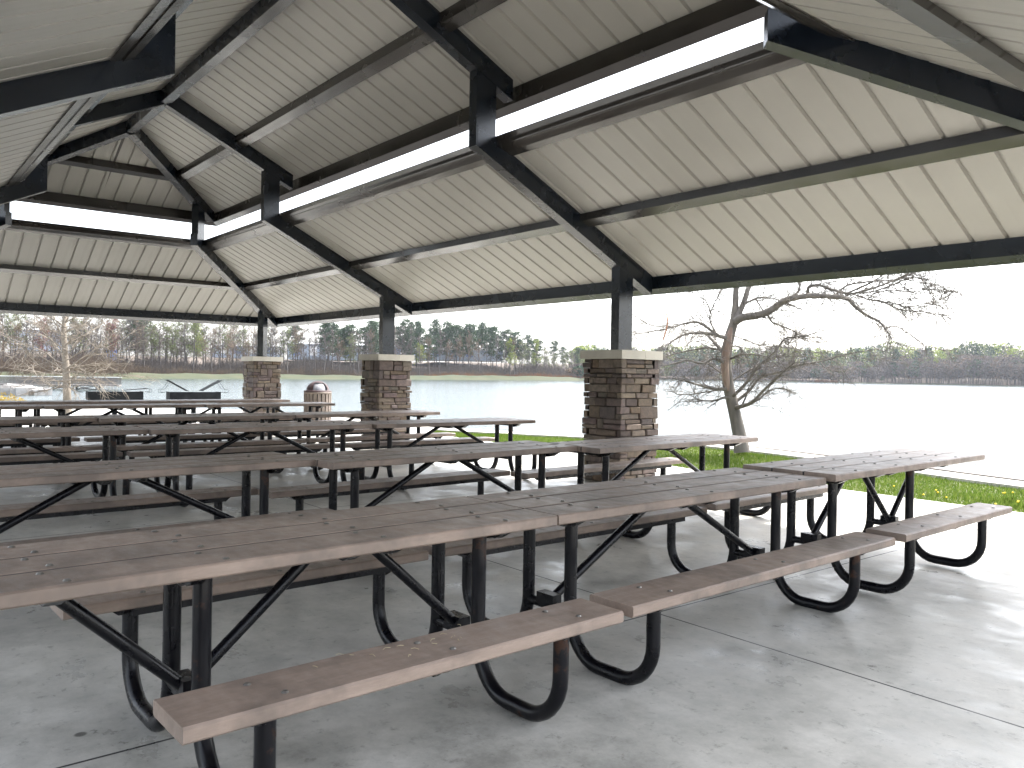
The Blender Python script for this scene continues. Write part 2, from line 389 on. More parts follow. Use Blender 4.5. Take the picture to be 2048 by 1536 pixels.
# grass blades on the strip between slab and seawall
rnd = random.Random(4)
def wall_y(x):
    for p, q in zip(WL, WL[1:]):
        if min(p.x, q.x) <= x <= max(p.x, q.x) and p.y > 0: return p.y+(q.y-p.y)*(x-p.x)/((q.x-p.x) or 1)
    return 3
def slab_y(x):
    pts = [(24, 1.75), (16.4, 1.74), (12.4, 1.78), (11.2, 1.98), (6, 2.15), (4.3, 2.2), (3.1, 3.0)]
    for (a, b), (c, d) in zip(pts, pts[1:]):
        if c <= x <= a: return b+(d-b)*(x-a)/(c-a)
    return 1.75
mb = MB(); cnt = 0
while cnt < 95000:
    x = rnd.uniform(3.2, 22.5); y0 = slab_y(x)+.0; y1 = wall_y(x)-.25
    if y1 <= y0: cnt += 1; continue
    y = rnd.uniform(y0-.02-.03*abs(sin(x*7)+sin(x*17)), y1); h = rnd.uniform(.02, .052)*(1+.8*max(0, sin(x*1.7+y*2.3)*sin(x*.6-y*3.1))); a = rnd.uniform(0, 2*pi); ww = rnd.uniform(.004, .008)
    lx, ly = rnd.gauss(0, .02), rnd.gauss(0, .02)
    mb.v += [(x-ww*cos(a), y-ww*sin(a), -.055), (x+ww*cos(a), y+ww*sin(a), -.055), (x+lx, y+ly, -.055+h)]
    k = len(mb.v)-3; mb.f.append((k, k+1, k+2)); mb.m.append(0); mb.sm.append(False); mb.c.append(None); cnt += 1
tag(mb.build('grass', M['grass']), kind='stuff')
# dandelions
mbs = MB(); mbs.tube([(0, 0, 0), (.005, .004, .07)], .003, 4)
mbs.lathe([(0.001, .066), (.010, .070), (.014, .077), (.009, .083), (.001, .088)], n=8, mat=1)
dproto = None
for i in range(22):
    x = rnd.uniform(14.5, 18.8) if i < 18 else rnd.uniform(9, 13); y = rnd.uniform(slab_y(x)+.15, min(wall_y(x)-.5, slab_y(x)+1.6))
    if dproto is None:
        dproto = mbs.build('dandelion', [M['grass'], M['flower']]); tag(dproto, 'small yellow dandelion flowering in the grass strip by the slab', 'flower', 'dandelions in the grass strip'); o = dproto
    else: o = dproto.copy(); COL.objects.link(o)
    o.location = (x, y, -.05)
# a bushy weed clump
mb = MB()
for i in range(160):
    a = rnd.uniform(0, 2*pi); l = rnd.uniform(.08, .17); b_ = rnd.uniform(.3, 1.2)
    p0 = Vector((rnd.gauss(0, .02), rnd.gauss(0, .02), 0)); p1 = p0+Vector((cos(a)*l*cos(b_), sin(a)*l*cos(b_), l*sin(b_)))
    q = Vector((-sin(a), cos(a), 0))*.008; mb.add([p0-q, p0+q, p1], [(0, 1, 2)])
o = mb.build('weed_clump', M['grass'], loc=(15.9, 2.75, -.05)); tag(o, 'dark green weed clump standing above the grass strip', 'weed')

# ------------------------------------------------------------------ pavilion
L, S, W2 = 18.4, 6.10, 4.033
LT = lambda t: 2.711+.49*t            # underside of a lower rafter, t metres inside the post line
RD = .24                               # rafter depth
C0 = 2.43
UT = lambda t: 4.745+.475*(t-C0)
pav = empty('picnic_pavilion', (0, 0, 0)); tag(pav, 'large open picnic pavilion with dark steel frame, cream ribbed roof and stone pillars', 'pavilion')
RW = .075
def rafter(fn, t0, t1, base, d, name='rafter', k=1.0, w_=RW, plumb=True, top=0.0):
    """prism along plan direction d from base; k = plan length per t"""
    d = Vector(d); nrm = Vector((-d.y, d.x)); base = Vector(base)
    poly = [(t0, fn(t0)), (t1, fn(t1)), (t1, fn(t1)+RD), (t0, fn(t0)+RD)]
    mb = MB(); mb.prism(poly, lambda a, b, t: (base.x+d.x*a*k+nrm.x*(2*t-1)*w_, base.y+d.y*a*k+nrm.y*(2*t-1)*w_, b))
    return mb.build(name, M['steel'], pav)
def post(name, c, d, z0, z1, lx, ly):
    d = Vector(d); q = Vector((-d.y, d.x)); mb = MB()
    mb.obox((c[0], c[1], (z0+z1)/2), (d.x*lx, d.y*lx, 0), (q.x*ly, q.y*ly, 0), (0, 0, (z1-z0)/2)); return mb.build(name, M['steel'], pav)
H = sqrt(.5)
frames = [((x, 0), (0, -1), 1) for x in (S, 2*S)] + [((x, -2*W2), (0, 1), 1) for x in (S, 2*S)]
hips = [((0, 0), (H, -H), sqrt(2)), ((L, 0), (-H, -H), sqrt(2)), ((0, -2*W2), (H, H), sqrt(2)), ((L, -2*W2), (-H, H), sqrt(2))]
for base, d, k in frames+hips:
    hip = k > 1; rafter(LT, -.50, C0-.01, base, d, k=k, w_=RW+(.003 if hip else 0))
    rafter(UT, 1.93, W2-.02, base, d, k=k, w_=RW+(.003 if hip else 0))
    post('post', (base[0], base[1]), d, 1.69, LT(0)+.1, .125, RW-.002)
    dd = Vector(d); c = Vector(base)+dd*((C0-.13)*(k if not hip else k))
    post('clerestory_post', (c.x, c.y), d, LT(C0)-.0, UT(C0)+.12, .135, RW-.004)
    # base plate on the pillar
    mb = MB(); q = Vector((-dd.y, dd.x)); mb.obox((base[0], base[1], 1.697), (dd.x*.16, dd.y*.16, 0), (q.x*.12, q.y*.12, 0), (0, 0, .006)); mb.build('base_plate', M['steel'], pav)
# ridge beam
mb = MB(); mb.box(W2-.06, L-W2+.06, -W2-.07, -W2+.07, UT(W2)+.01, UT(W2)+RD+.02); mb.build('ridge_beam', M['steel'], pav)
# purlin rings (tubes), mitred
def ring_pts(t):
    return [(t, -t), (L-t, -t), (L-t, -2*W2+t), (t, -2*W2+t)]
def purlin(t, z0, z1, w_, mats, name='purlin'):
    A = ring_pts(t-w_/2); B = ring_pts(t+w_/2)
    for i in range(4):
        j = (i+1) % 4; vs = []
        for P in (A[i], A[j], B[j], B[i]): vs.append((P[0], P[1], z0))
        for P in (A[i], A[j], B[j], B[i]): vs.append((P[0], P[1], z1))
        mb = MB(); mb.add(vs, [(0, 3, 2, 1), (4, 5, 6, 7), (0, 1, 5, 4), (1, 2, 6, 5), (2, 3, 7, 6), (3, 0, 4, 7)]); mb.build(name, mats, pav)
def purlin4(pts, mat, name='purlin'):
    """pts: four (inset, z) corners: outer bottom, inner bottom, inner top, outer top"""
    R4 = [ring_pts(t) for t, z in pts]
    for i in range(4):
        j = (i+1) % 4; vs = []
        for (t, z), rp in zip(pts, R4): vs += [(rp[i][0], rp[i][1], z), (rp[j][0], rp[j][1], z)]
        mb = MB(); mb.add(vs, [(0, 1, 3, 2), (2, 3, 5, 4), (4, 5, 7, 6), (6, 7, 1, 0), (0, 2, 4, 6), (1, 7, 5, 3)]); mb.build(name, mat, pav)
purlin4([(-.65, 2.475), (-.51, 2.535), (-.51, 2.70), (-.65, 2.63)], M['steel'], 'eave_beam')
purlin4([(.67, 3.218), (.84, 3.268), (.84, 3.358), (.67, 3.275)], M['purlin'])
purlin4([(1.92, 3.872), (2.10, 3.945), (2.14, 3.996), (1.92, 3.885)], M['purlin'])
purlin4([(2.02, 3.90), (2.11, 3.952), (2.155, 4.058), (2.02, 4.00)], M['purlin'], 'curb')
purlin4([(1.73, 4.465), (1.85, 4.515), (1.85, 4.70), (1.73, 4.645)], M['purlin'])
purlin4([(2.80, 5.05), (2.94, 5.098), (2.94, 5.222), (2.80, 5.155)], M['purlin'])
SIGN = 1
# ribbed roof sheets: one mesh per slope
def sheet(side, t0, t1, fn, rim):
    """side: (origin, dir along eave, inward dir, length, hip-run limit)"""
    o, e, n_, ln = side; o = Vector(o); e = Vector(e); n_ = Vector(n_)
    P = .305; s = t0; ss = []
    x = -abs(t0)-.2 if t0 < 0 else t0
    lo, hi = t0, ln-t0
    k = math.floor((lo)/P)-1; prof = [(lo, 0)]
    while k*P < hi:
        b = k*P+.15
        for dx, h in ((-.024, 0), (-.011, .032), (.011, .032), (.024, 0)):
            if lo < b+dx < hi: prof.append((b+dx, h))
        for dx in (.10, .15):
            if lo < b+dx < hi: prof.append((b+dx, .002 if dx == .15 else 0))
        k += 1
    prof.append((hi, 0)); prof = sorted(set(prof))
    # cut exactly at the hip apexes
    for xx in (t1, ln-t1):
        if lo < xx < hi: prof.append((xx, 0))
    prof = sorted(prof)
    vs = []; fs = []
    for s_, h in prof:
        tm = max(min(t1, s_, ln-s_), t0)
        for t in (t0, tm):
            p = o+e*s_+n_*t; vs.append((p.x, p.y, fn(t)+RD+.004+h))
    for i in range(len(prof)-1):
        fs.append((2*i, 2*i+2, 2*i+3, 2*i+1))
    if sum((Vector(vs[f[1]])-Vector(vs[f[0]])).cross(Vector(vs[f[2]])-Vector(vs[f[0]])).z for f in fs) > 0: fs = [f[::-1] for f in fs]
    mb = MB(); mb.add(vs, fs); ob = mb.build('roof_panel', [M['panel'], M['rooftop']], pav)
    md = ob.modifiers.new('thickness', 'SOLIDIFY'); md.thickness = .006; md.offset = 0; md.material_offset = SIGN; md.material_offset_rim = 0
sides = [((0, 0), (1, 0), (0, -1), L), ((0, -2*W2), (1, 0), (0, 1), L), ((0, 0), (0, -1), (1, 0), 2*W2), ((L, 0), (0, -1), (-1, 0), 2*W2)]
for sd_ in sides:
    sheet(sd_, -.66, 2.05, LT, 0); sheet(sd_, 1.57, W2, UT, 0)
for t_, z_, fn_, m_ in ((1.565, UT(1.565)+RD-.012, UT, 'purlin'), (-.668, 2.50, LT, 'trim')):
    purlin(t_, z_, fn_(t_)+RD+.055, .010, M[m_], 'fascia')

# stone pillars
PAL = [tuple((v*.85+.15*(sum(c)/3))*.42 for v in c) for c in [(.30, .21, .13), (.24, .17, .125), (.33, .26, .18), (.20, .155, .145), (.23, .155, .15), (.30, .235, .18), (.27, .20, .135), (.265, .225, .18), (.19, .135, .115), (.33, .25, .20), (.23, .17, .16), (.27, .20, .18), (.30, .24, .19)]]
def stone_shaft(seed, h=1.58, R=.335):
    rn = random.Random(seed); mb = MB(); mb.box(-R+.05, R-.05, -R+.05, R-.05, .002, h-.002, 1)
    z = .003; ci = 0
    while z < h-.03:
        ch = rn.choice((.05, .07, .085, .105, .135, .16)); 
        if z+ch > h-.04: ch = h-z-.002
        for side in range(4):
            own = (ci+side) % 2 == 0
            x = -R if own else -R+.085; xe = R if own else R-.085
            while x < xe-.001:
                wd = rn.uniform(.11, .36)
                if x+wd > xe-.08: wd = xe-x
                subs = [(z, z+ch)]
                if ch > .11 and rn.random() < .5: m_ = z+ch*rn.uniform(.4, .6); subs = [(z, m_), (m_, z+ch)]
                for za, zb in subs:
                    pr = rn.uniform(-.008, .022); g = .004; c = PAL[rn.randrange(len(PAL))]; k = rn.uniform(.8, 1.2); c = tuple(v*k for v in c)
                    x0, x1, z0, z1 = x+(g if x > -R+.001 else -pr), x+wd-(g if x+wd < R-.001 else -pr), za+g*.8, zb-g*.8
                    i_ = .009; j = lambda: rn.uniform(-.004, .004)
                    inn = [(x0, R-.07, z0), (x1, R-.07, z0), (x1, R-.07, z1), (x0, R-.07, z1)]
                    mid = [(x0+j(), R-.01+pr, z0+j()), (x1+j(), R-.01+pr, z0+j()), (x1+j(), R-.01+pr, z1+j()), (x0+j(), R-.01+pr, z1+j())]
                    out = [(x0+i_+j(), R+pr+j(), z0+i_), (x1-i_+j(), R+pr+j(), z0+i_+j()), (x1-i_+j(), R+pr+j(), z1-i_), (x0+i_+j(), R+pr+j(), z1-i_+j())]
                    q = side*pi/2; rot = lambda p: (p[0]*cos(q)-p[1]*sin(q), p[0]*sin(q)+p[1]*cos(q), p[2])
                    vs = [rot(p) for p in inn+mid+out]
                    fs = [(8, 9, 10, 11)]
                    for a in (0, 4):
                        for b in range(4): fs.append((a+b, a+(b+1) % 4, a+4+(b+1) % 4, a+4+b))
                    mb.add(vs, fs, 0, False, c)
                x += wd
        z += ch; ci += 1
    return mb
pil_proto = []
for i in range(3):
    sh = stone_shaft(40+i)
    me = sh.build('stone_shaft', [M['stone'], M['mortar']], None)
    pil_proto.append(me)
mbc = MB()
for x0, x1 in ((-.382, .012), (.015, .382)):
    mbc.box(x0, x1, -.382, .382, 1.580, 1.691)
pi_ = 0
for (x, y) in [(2*S, 0), (S, 0), (0, 0), (L, 0), (0, -2*W2), (S, -2*W2), (2*S, -2*W2), (L, -2*W2)]:
    pe = empty('pillar', (x, y, 0), 0, pav)
    pr = pil_proto[pi_ % 3]
    if pi_ < 3: pr.parent = pe; shp = pr
    else: shp = pr.copy(); COL.objects.link(shp); shp.parent = pe
    c_ = MB(); c_.box(-.382, .382, -.382, -.0895, 1.580, 1.691); 
    cm = MB(); cm.box(-.382, .382, -.382, .049, 1.580, 1.691); cm.box(-.382, .382, .053, .382, 1.580, 1.691); cm.build('cap_stone', M['cap'], pe)
    pi_ += 1

# ------------------------------------------------------------------ picnic tables
TW = .675
def make_table(Lt, y_frames, bench, braces, label_mesh_suffix=''):
    """local: x across (near side +x), y along; returns a list of (name, MB, mats, children)"""
    parts = []
    top = MB(); bw_ = (TW-2*.014)/3; bolts = MB()
    for i in range(3):
        x0 = -TW/2+i*(bw_+.014); top.box(x0, x0+bw_, -Lt/2, Lt/2, .714, .760, 0, .006)
    for i in (1, 2): top.box(-TW/2+i*(bw_+.014)-.0165, -TW/2+i*(bw_+.014)+.0025, -Lt/2+.002, Lt/2-.002, .722, .7572, 2)  # near-black strips between the boards paint in the shade of the seams
    ys = list(y_frames) + ([sum(y_frames)/2] if len(y_frames) == 2 else [])
    by = sorted(set([round(v, 3) for v in ys+[b for b in braces['bolt']]]))
    for yb in by:
        for i in range(3):
            for sx in (-.3, .3):
                xc = -TW/2+i*(bw_+.014)+bw_/2+sx*bw_; dome(top, xc, yb+(.022 if sx > 0 else -.022), .760)
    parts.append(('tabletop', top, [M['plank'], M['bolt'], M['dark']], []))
    for sx in (1, -1):
        b = MB(); xb1 = TW/2+.447; xb0 = xb1-.243
        if sx > 0: b.box(xb0, xb1, bench[0], bench[1], .414, .460, 0, .007)
        else: b.box(-xb1, -xb0, bench[0], bench[1], .414, .460, 0, .007)
        for yb in list(y_frames)+[sum(y_frames)/2]:
            for q in (-.06, .06): dome(b, sx*(xb1+xb0)/2+q, yb+(.03 if q > 0 else -.03), .460)
        parts.append(('bench', b, [M['plank'], M['bolt']], []))
        # angle iron under the bench
        a = MB(); a.box(min(sx*(xb0+.02), sx*(xb0+.045)), max(sx*(xb0+.02), sx*(xb0+.045)), y_frames[0]-.02, y_frames[-1]+.02, .382, .4135)
        for yb in list(y_frames)+[sum(y_frames)/2]:
            xm = sx*(xb0+xb1)/2
            a.prism([(xm-.10, .4135), (xm+.10, .4135), (xm+.06, .384), (xm-.06, .384)], lambda p, q, t, yb=yb: (p, yb-.045+.02*t, q))
            s_ = -1 if yb < sum(y_frames)/2 else 1
            a.prism([(0, .4135), (.085, .4135), (.03, .37), (0, .37)], lambda p, q, t, xm=xm, yb=yb, s_=s_: (xm-.02+.04*t, yb+s_*(p+.02), q))
        parts.append(('bench_bracket', a, M['pipe'], []))
    for yf in y_frames:
        for sx in (1, -1):
            xo = TW/2+.447-.243/2; xi = .150; r = .031; path = [(sx*xi, yf, .70), (sx*xi, yf, .5), (sx*xi, yf, .27)]
            R_ = .185
            for k in range(1, 8):
                t = pi/2*k/8; path.append((sx*(xi+R_*(1-cos(t))*1.05), yf, .27-.239*sin(t)))
            path.append((sx*(xi+R_*1.05), yf, .031)); path.append((sx*(xo-R_), yf, .031))
            for k in range(1, 9):
                t = pi/2*k/8; path.append((sx*(xo-R_*(1-sin(t))), yf, .031+R_*(1-cos(t))))
            path.append((sx*xo, yf, .415))
            leg = MB(); leg.tube(path, r, 12); parts.append(('leg', leg, M['pipe_rust'] if (yf+sx) > 0.2 else M['pipe'], []))
        cb = MB(); cb.tube([(-.15, yf, .245), (.15, yf, .245)], .024, 8)
        cb.obox((0, yf, .27), (.06, 0, 0), (0, .028, 0), (0, 0, .035)); parts.append(('crossbar', cb, M['pipe'], []))
        un = MB(); s_ = 1 if yf > 0 else -1
        un.prism([(-.30, .7135), (.30, .7135), (.22, .672), (-.22, .672)], lambda p, q, t, yf=yf, s_=s_: (p, yf+s_*(.026+.05*t), q))
        un.prism([(0, .7135), (.10, .7135), (.05, .665), (0, .665)], lambda p, q, t, yf=yf, s_=s_: (.12+.06*t, yf+s_*(.03+p), q))
        parts.append(('top_bracket', un, M['pipe'], []))
    for (yf, yt) in braces['bars']:
        br = MB(); br.tube([(0, yf, .262), (0, yt, .698)], .0225, 8)
        s_ = 1 if yt > yf else -1
        parts.append(('brace', br, M['pipe'], []))
        un = MB(); un.prism([(-.30, .7135), (.30, .7135), (.22, .676), (-.22, .676)], lambda p, q, t, yt=yt, s_=s_: (p, yt-.025+.05*t, q))
        parts.append(('top_bracket', un, M['pipe'], []))
    return parts
def dome(mb, x, y, z):
    r = .0125; n = 6; vs = [(x+r*cos(2*pi*k/n), y+r*sin(2*pi*k/n), z+.0002) for k in range(n)]+[(x+r*.6*cos(2*pi*k/n), y+r*.6*sin(2*pi*k/n), z+.0055) for k in range(n)]
    mb.add(vs, [(k, (k+1) % n, n+(k+1) % n, n+k) for k in range(n)]+[tuple(range(n, 2*n))], 1, False)
def place(parts, loc, rz, label, group='brown plank picnic tables in rows under the pavilion'):
    e = empty('picnic_table', loc, rz); tag(e, label, 'picnic table', group)
    for nm, m_, mats, ch in parts: m_.build(nm, mats, e)
    return e
def tcopy(src, loc, rz, label):
    c = copy_tree(src); c.location = loc; c.rotation_euler = (0, 0, rz); c['label'] = label; return c
X1, A1 = 16.987, .029
def TF(x, y): X = x-X1; Y = y+5; return (X1+X*cos(A1)-Y*sin(A1), -5+X*sin(A1)+Y*cos(A1), 0)
# front row; T1 and T3 have tops that overhang their benches
def std(Lt, inset): f = Lt/2-inset; return make_table(Lt, (-f, f), (-Lt/2-.01, Lt/2-.02), {'bars': [(-f, -.10), (f, .10)], 'bolt': []})
yc1 = (-5.37-7.72)/2
t1 = place(make_table(2.35, (-6.815-yc1, -5.649-yc1), (-7.084-yc1, -5.434-yc1), {'bars': [(-6.815-yc1, -7.27-yc1), (-6.815-yc1, -6.31-yc1), (-5.649-yc1, -6.13-yc1)], 'bolt': [-7.27-yc1]}),
           TF(X1-TW/2, yc1), A1, 'nearest picnic table, front row, brown top overhanging its shorter bench at the left')
t2 = place(std(2.30, .262), (lambda p: (p[0], p[1], -.008))(TF(X1-TW/2-.035, (-5.335-3.02)/2)), A1, 'middle picnic table of the front row, between the nearest table and the right end table')
yc3 = (-2.995-.56)/2
t3 = place(make_table(2.43, (-2.681-yc3, -1.519-yc3), (-3.01-yc3, -1.302-yc3), {'bars': [(-2.681-yc3, -2.2-yc3), (-1.519-yc3, -2.0-yc3), (-1.519-yc3, -1.07-yc3)], 'bolt': [-1.07-yc3]}),
           (lambda p: (p[0], p[1], .012))(TF(X1-TW/2+.01, yc3)), A1, 'right end table of the front row, top overhanging its bench toward the grass')
ORD = ['second', 'third', 'fourth', 'fifth', 'back']
PLC = ['right end', 'middle', 'left end']
rows = [('second', [(14.70, -.585, -2.945, 14.80), (14.53, -2.93, -5.285, 14.66), (14.41, -5.27, -7.70, 14.5)]),
        ('third', [(11.33, -.70, -3.08, 11.30), (11.25, -3.09, -5.47, 11.14), (11.04, -5.48, -7.86, 11.05)]),
        ('fourth', [(9.02, -.70, -3.08, 9.05), (9.10, -3.09, -5.47, 9.0), (8.85, -5.48, -7.86, 8.85)]),
        ('fifth', [(5.50, -.735, -3.115, 5.50), (5.45, -3.12, -5.5, 5.40), (5.33, -5.51, -7.89, 5.3)]),
        ('sixth', [(3.58, -.80, -3.18, 3.58), (3.62, -3.19, -5.57, 3.6), (3.55, -5.58, -7.96, 3.55)])]
proto = None
for rn_, tabs in rows:
    for k, (xr, yr, yl, xl) in enumerate(tabs):
        an = math.atan2(xl-xr, yr-yl)          # rotation so that +y axis runs from left to right end
        cx, cy = (xr+xl)/2-TW/2, (yr+yl)/2
        lab = '%s table of the %s row of picnic tables counted from the front' % (PLC[k], rn_)
        if rn_ == 'sixth': lab = '%s table of the farthest row of picnic tables, nearest the grills' % PLC[k]
        if proto is None: proto = place(std(2.37, .275), (cx, cy, 0), an, lab)
        else: tcopy(proto, (cx, cy, 0), an, lab)
# straw on the front bench
mb = MB(); rs = random.Random(9)
for i in range(16):
    s_ = rs.gauss(0, .10); p = Vector((X1+.31+rs.gauss(0, .06), -6.28+s_*1.6, .4625)); a = rs.uniform(0, pi); l = rs.uniform(.004, .016)
    c = rs.uniform(-.5, .5); mb.tube([p-Vector((cos(a), sin(a), 0))*l, p+Vector((c*.01, 0, .002)), p+Vector((cos(a+c), sin(a+c), 0))*l], .0009, 3)
tag(mb.build('dry_grass_clippings', M['straw']), kind='stuff')

# ------------------------------------------------------------------ trash receptacle
p = ground(636, 20.7); bn = empty('trash_receptacle', p, 0); tag(bn, 'round slatted tan trash bin with mauve dome lid behind the table rows', 'trash bin')
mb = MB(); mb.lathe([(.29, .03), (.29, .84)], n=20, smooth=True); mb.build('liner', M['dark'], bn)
mb = MB()
for k in range(20):
    t = 2*pi*k/20; d = Vector((cos(t), sin(t), 0)); q = Vector((-sin(t), cos(t), 0)); mb.obox(d*.318+Vector((0, 0, .44)), d*.012, q*.038, (0, 0, .41))
mb.build('slatted_body', M['binslat'], bn)
mb = MB(); mb.lathe([(.332, .10), (.336, .10), (.336, .14), (.332, .14), (.332, .10)], n=24); mb.lathe([(.333, .805), (.338, .805), (.338, .85), (.30, .85)], n=24); mb.build('band', M['binslat'], bn)
mb = MB(); prof = [(.335, .85), (.335, .88), (.29, .885)]
for k in range(9):
    t = pi/2*k/8; prof.append((.275*cos(t)+.001, .89+.225*sin(t)))
op_az = math.atan2(CAM.y-p.y+6, CAM.x-p.x); nn = 36
def skp(i, k):
    t = 2*pi*(k+.5)/nn; dd = (t-op_az+pi) % (2*pi)-pi; return 3 <= i <= 7 and abs(dd) < .72
mb.lathe(prof, n=nn, skip=skp); mb.build('lid', M['binlid'], bn)
mb = MB(); prof = [(.235*cos(pi/2*k/6)+.001, .89+.20*sin(pi/2*k/6)) for k in range(7)]; mb.lathe(prof, n=24); mb.build('flap', M['flap'], bn)

# ------------------------------------------------------------------ park grills
def make_grill(loc, rz, label, tilt):
    g = empty('park_grill', loc, rz)
    Z_ = .07; tag(g, label, 'grill', 'double park grills beyond the tables')
    W_, Dp = .70, .30
    mb = MB()
    for s in (-1, 1): mb.box(s*W_-.008, s*W_+.008, -Dp, Dp, .385+Z_, .62+Z_)
    mb.box(-W_, W_, -Dp-.006, -Dp+.006, .385+Z_, .62+Z_); mb.box(-W_, W_, Dp-.006, Dp+.006, .385+Z_, .56+Z_); mb.box(-.008, .008, -Dp, Dp, .385+Z_, .60+Z_)
    mb.prism([(-W_, .384+Z_), (-.28, .31+Z_), (.28, .31+Z_), (W_, .384+Z_)], lambda a, b, t: (a, -Dp+2*Dp*t, b)); mb.build('firebox', M['grill'], g)
    mb = MB(); mb.box(-.06, .06, -.06, .06, .02, .31+Z_); mb.build('pedestal', M['grill'], g)
    mb = MB(); mb.box(-.28, .28, -.28, .28, .0, .02); mb.build('base_plate', M['grill'], g)
    for s in (-1, 1):
        gr = MB(); gh = MB(); t = tilt; hx = s*.20; hz = .65+Z_
        def pt(a, y): return (hx+s*a*cos(t), y, hz+a*sin(t))
        for k in range(17):
            y = -.27+.54*k/16; gr.tube([pt(0, y), pt(.62, y)], .006, 4)
        for a in (0, .31, .62): gr.tube([pt(a, -.28), pt(a, .28)], .009, 4)
        ax_ = Vector((s*cos(t), 0, sin(t))); gr.obox(Vector((hx, 0, hz))+ax_*.31, ax_*.30, (0, .27, 0), Vector((-s*sin(t), 0, cos(t)))*.004); o_ = gr.build('grate', M['grill'], g)
        for yy in (-.2, .2):
            gh.tube([pt(.55, yy), (hx+s*(.62), yy, hz+.06), (hx+s*.74, yy, hz+.03), (hx+s*.74, yy, hz-.05), (hx+s*.62, yy, hz-.05)], .007, 4)
        gh.build('handle', M['grill'], o_)
    return g
g1 = ground(230, 26); g2 = ground(388, 26)
make_grill(g1, radians(84), 'left black double grill with its cooking grates lying flat outward', 0.08)
make_grill(g2, radians(84), 'right black double grill with both cooking grates tilted up', 0.52)

# ------------------------------------------------------------------ dock
dk = empty('fishing_dock'); tag(dk, 'grey wooden dock with railing and cross braced piles at the left of the lake', 'dock')
a0 = ground(-260, 112); a1 = ground(241, 106); dvec = (a1-a0); ln = dvec.length; dn = dvec.normalized(); qn = Vector((-dn.y, dn.x, 0))
def dbox(c0, c1, hw, z0, z1, name, m, off=0.0):
    mb = MB(); c = a0+dn*((c0+c1)/2)+qn*off; mb.obox((c.x, c.y, (z0+z1)/2), dn*((c1-c0)/2), qn*hw, (0, 0, (z1-z0)/2)); return mb.build(name, m, dk)
dbox(0, ln, 1.2, -.80, -.66, 'deck', M['dockwood'])
for off in (-1.1, 1.1):
    mb = MB(); s = 0.0
    while s < ln:
        c = a0+dn*s+qn*off; mb.obox((c.x, c.y, -.21), dn*.045, qn*.02, (0, 0, .42)); s += .14
    r = mb.build('railing', M['dockwood'], dk)
    mb = MB(); c = a0+dn*(ln/2)+qn*off; mb.obox((c.x, c.y, .225), dn*(ln/2), qn*.07, (0, 0, .02)); mb.build('handrail', M['white'], r)
s = 0.4; k = 0
while s < ln:
    mb = MB()
    for off in (-1.0, 1.0):
        c = a0+dn*s+qn*off; mb.tube([(c.x, c.y, -2.6), (c.x, c.y, -.66)], .11, 6)
    mb.build('pile', M['dockwood'], dk)
    if s+2.4 < ln:
        mb = MB(); c0 = a0+dn*s-qn*1.0; c1 = a0+dn*(s+2.4)-qn*1.0
        mb.tube([(c0.x, c0.y, -1.25), (c1.x, c1.y, -.75)], .06, 4); mb.tube([(c0.x, c0.y, -.75), (c1.x, c1.y, -1.25)], .06, 4); mb.build('brace', M['dockwood'], dk)
    s += 2.4; k += 1
# riprap islet behind the left tree
mb = MB(); rr = random.Random(3)
for i in range(260):
    u = rr.uniform(-180, 95); D = rr.uniform(84, 94); c = ground(u, D, WATER+rr.uniform(-.1, .45)*(1-max(0, (u-40)/60))); r = rr.uniform(.25, .6)
    vs = [c+Vector((rr.uniform(.6, 1)*sx*r, rr.uniform(.6, 1)*sy*r, rr.uniform(.5, .9)*sz*r)) for sz in (-1, 1) for sx, sy in ((-1, -1), (1, -1), (1, 1), (-1, 1))]
    mb.add(vs, [(0, 3, 2, 1), (4, 5, 6, 7), (0, 1, 5, 4), (1, 2, 6, 5), (2, 3, 7, 6), (3, 0, 4, 7)])
tag(mb.build('riprap', M['rock']), kind='stuff')
mb = MB(); c = ground(8, 60, WATER)
for i in range(900):
    a = rr.uniform(0, 2*pi); q = sqrt(rr.random()); mb.leaf(c+Vector((cos(a)*q*1.5, sin(a)*q*1.5, .15+rr.random()*.75*(1-q*q))), .14, rr)
o = mb.build('yellow_shrub', M['yshrub']); tag(o, 'low yellow shrub at the water edge on the far left', 'shrub')

# ------------------------------------------------------------------ the big leaning tree by the seawall
TD = 15.4
tr = empty('bare_lakeside_tree', ground(1480, TD, 0)); tag(tr, 'bare leafless tree with split stripped trunk on the lake edge right of the stone pillar', 'tree')
inv = tr.location
rt = random.Random(12)
def P3(u, v, dz=0.0): return at(u, v, TD+dz)-inv
def rpx(px): return px*TD/FPX
tk = MB()
def limb(mb, pts, r0, r1, dep, n=6, dep0=0.0, jit=0):
    """pts photograph pixels, radii in pixels; dep = how far the tip leans away (+) or toward (-) the viewer, metres"""
    k = len(pts); out = []; rs = []
    for i, (u, v) in enumerate(pts):
        t = i/(k-1); out.append(P3(u, v, dep0+dep*t)); rs.append(rpx(r0+(r1-r0)*t))
    # resample smooth
    Q = []; R_ = []
    for i in range(k-1):
        p0 = out[max(i-1, 0)]; p1 = out[i]; p2 = out[i+1]; p3 = out[min(i+2, k-1)]
        for j in range(3):
            t = j/3; Q.append(.5*((2*p1)+(p2-p0)*t+(2*p0-5*p1+4*p2-p3)*t*t+(3*p1-p0-3*p2+p3)*t**3)); R_.append(rs[i]+(rs[i+1]-rs[i])*t)
    Q.append(out[-1]); R_.append(rs[-1]); mb.tube(Q, R_, n); return Q, R_
trunk_px = [(1484, 905, 16), (1481, 880, 13.5), (1472, 838, 12), (1466, 812, 11.5), (1457, 774, 11), (1452, 735, 10.2), (1454, 696, 10.3), (1461, 666, 9.5), (1469, 641, 8.5), (1471, 610, 6.3), (1472, 578, 5.6), (1479, 550, 5), (1492, 500, 4), (1500, 440, 3)]
